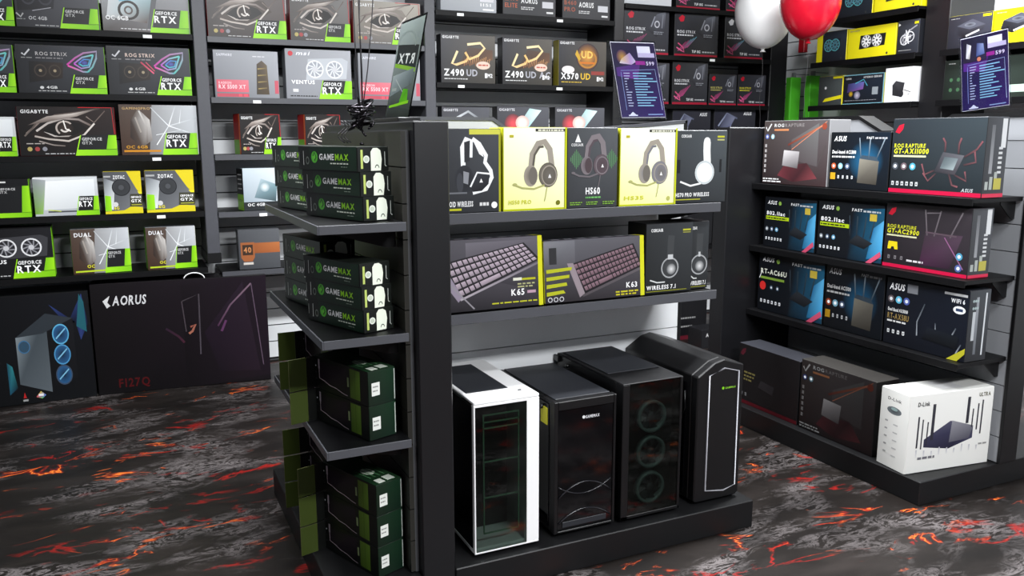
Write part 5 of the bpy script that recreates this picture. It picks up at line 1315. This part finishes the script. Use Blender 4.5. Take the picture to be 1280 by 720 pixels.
a = Art(d, h); side_dl(a); attach(a, o, d, 'left', w)
a = Art(w, d); a.part('printed_line').rect(.1, .3, .3, .36, '#a8a8a8'); a.part('seal_tape').rect(.45, .2, .7, .9, '#d0d0d0'); attach(a, o, d, 'top', h)

# ================================================================== CLEAR SIGN HOLDERS
def art_spec(a):
    bg(a, ['#2a1e5a', '#371f68', '#20143a', '#1c1430'])
    a.poly([(.05, .55), (.5, .5), (.6, .72), (.05, .66)], ['#5a2a8a', '#7a2a90', '#4a2870', '#5a3080'])
    a.ell(.22, .8, .13, .1, '#c89a40', 16, '#4a2a50'); a.poly([(.14, .72), (.4, .7), (.52, .74), (.4, .86), (.2, .78)], ['#e8e4ea', '#c8a8d8', '#d8d0e0', '#b09ac8', '#e8c880'])
    a.rect(.58, .83, .88, .95, '#e8e8f0'); a.rect(.58, .80, .96, .86, '#c8c0d8'); a.rect(.5, .70, .72, .75, '#a02a90'); a.text('599', .74, .695, .05, '#e8e0f0', 0, maxw=.2)
    a.part('printed_border').line([(.14, .60), (.14, .1)], .006, '#8aa0d8'); a.line([(.14, .62), (.92, .64), (.95, .1)], .006, '#8aa0d8', '#c0d8f0'); a.part('printed_art')
    for k in range(13):
        y = .58 - .036 * k
        a.rect(.19, y, .19 + (.14, .13, .1, .05, .04, .04, .05, .13, .1, .1, .09, .12, .1)[k], y + .012, '#b8c0e0'); a.rect(.4, y, .4 + (.42, .3, .44, .52, .3, .34, .28, .4, .24, .46, .42, .3, .36)[k], y + .014, '#8ac0e0')
    a.poly([(.18, .03), (.26, .075), (.34, .03)], '#d8dcf0'); a.rect(.16, .02, .36, .035, '#d8dcf0'); a.rect(.6, .03, .94, .045, '#8aa0d0')
def art_spec2(a):
    art_spec(a); a.poly([(.06, .66), (.55, .66), (.55, .97), (.06, .97)], ['#241c34', '#2a2440', '#20203a', '#1a1626']); a.poly([(.12, .72), (.2, .7), (.24, .88), (.14, .92)], ['#d8d8dc', '#8a8478', '#e0e0e4', '#9a98a0']); a.poly([(.34, .72), (.52, .74), (.5, .88), (.36, .9)], ['#3a4a80', '#5a70a8', '#8a98c0', '#3c4470']); a.circ(.4, .68, .03, '#c87a60', 10)
def art_rtxsign(a):
    bg(a, ['#141814', '#1c221c', '#6a7470', '#7a8480'])
    a.poly([(.05, .58), (.95, .5), (.95, .72), (.05, .78)], '#1c201e'); a.poly([(.05, .55), (.95, .46), (.95, .5), (.05, .59)], '#7aa828'); a.ring(.4, .72, .42, .18, .1, '#7a8480', 24, 0, 180)
    a.text('RTX', .12, .585, .10, '#d8dcd8', 0, maxw=.72, mirror=True, angle=R(-4))
    a.poly([(.05, .25), (.9, .35), (.9, .5), (.05, .46)], ['#7a8688', '#5a6466', '#6a7476', '#9aa4a6'])
    a.line([(.2, .42), (.75, .22)], .012, '#a8b0ae'); a.poly([(.5, .16), (.85, .16), (.8, .3), (.6, .31)], ['#5ab01c', '#6ac820', '#4a9818', '#5ab01c']); a.poly([(.1, .13), (.9, .16), (.9, .19), (.1, .155)], '#8ad028'); a.rect(.1, .3, .3, .33, '#9aa29e')
def sign(loc, rz, lean, roll, w, h, art, label, film=False):
    t = empty('sign_holder', loc, rz)
    s = boxes('acrylic_sheet', 'acrylic', [(-w / 2, w / 2, .0022 if film else -.003, .0042 if film else .0, 0, h)], t, .0004); s.rotation_euler = (lean, roll, 0)
    a = Art(w - .012, h - .012); art(a)
    if film:
        for o in attach(a, s, 0, material='film'): o.location = (0, .0020, .006)
    else:
        p = boxes('printed_sheet', 'white', [(-w / 2 + .006, w / 2 - .006, .0005, .0012, .006, h - .006)], s)
        for o in attach(a, p, 0): o.location = (0, .0009, .006)
    if not film: boxes('rear_sheet', 'acrylic', [(-w / 2, w / 2, .002, .005, 0, h)], s, .0005)
    boxes('foot', 'acrylic', [(-w / 2, w / 2, -.002, .055, 0, .004)], t, .0005)
    return tag(t, label, 'sign', 'clear sign holders')
sign((1.865, 2.772, 1.4885), 0, R(-17), R(-1), .215, .315, art_spec, 'purple price sign in clear holder on top of the central gondola')
sign((3.185, 2.305, 1.524), -math.pi / 2, R(2), R(-6), .215, .305, art_spec2, 'tilted dark purple price sign on top of the router gondola')
sg = sign((.795, 2.56, 1.4675), -math.pi / 2, R(-12), 0, .25, .325, art_rtxsign, 'black and green clear sign with mirrored lettering on the end panel', True)
boxes('base_block', 'plastic', [(-.13, .13, -.03, .04, -.0005, .012)], sg, .002)

# ================================================================== BALLOONS AND RIBBONS
def balloon(name, mt, c, r, label):
    prof = [(0, r * 1.05)] + [(r * math.sin(R(k)) * (1 if k < 90 else 1 - .08 * ((k - 90) / 90) ** 2), (r * 1.05 if k < 90 else r * 1.28) * math.cos(R(k))) for k in range(8, 172, 8)] + [(r * .09, -r * 1.26), (r * .05, -r * 1.30), (r * .1, -r * 1.38), (0, -r * 1.37)]
    t = empty(name, (c[0], c[1], c[2] - r * 1.38)); lathe('latex_skin', mt, prof, t, 40, (0, 0, r * 1.38))
    tube('ribbon', 'string', [(.004 * math.sin(k), .004 * math.cos(k * 1.3), -.06 * k) for k in range(0, 12)], .0016, t, n=5)
    return tag(t, label, 'balloon', 'party balloons')
balloon('balloon', 'rubberwhite', (3.952, 4.50, 2.24), .192, 'white balloon floating in front of the motherboard shelves')
balloon('balloon', 'rubberred', (3.862, 4.0, 2.222), .178, 'red balloon floating in the corner beside the white one')
t = empty('balloon_weight', (.665, 2.475, 1.398))
rnd = random.Random(3)
for k in range(16):
    a0 = rnd.uniform(0, 6.28); rr = rnd.uniform(.022, .045); tl = rnd.uniform(-1.5, 1.5); cz = .05 + rnd.uniform(-.02, .05)
    tube('foil_curl', 'foil', [(rr * math.cos(a0 + q * .5) * math.cos(tl), rr * math.sin(a0 + q * .5) * .8, max(.004, cz + rr * math.cos(a0 + q * .5) * math.sin(tl) + .003 * q)) for q in range(11)], .0035, t, n=5)
lathe('weight', 'foil', [(0, 0), (.006, 0), (.007, .004), (.003, .008), (0, .009)], t, 16)
for k, (dx, dy) in enumerate(((.17, .05), (.03, .02), (.06, .06), (-.02, .03))):
    tube('ribbon', 'string', [(dx * q / 8 + .006 * math.sin(q * 1.2 + k), dy * q / 8, .07 + q * .15) for q in range(9)], .0017, t, n=5)
for k in range(3): tube('ribbon_tail', 'string', [(-.04 - .012 * k + .012 * math.sin(q), -.01 * k, .07 - q * .009) for q in range(8)], .002, t, n=5)
tag(t, 'dark shiny foil balloon weight with ribbons rising from it', 'balloon weight')
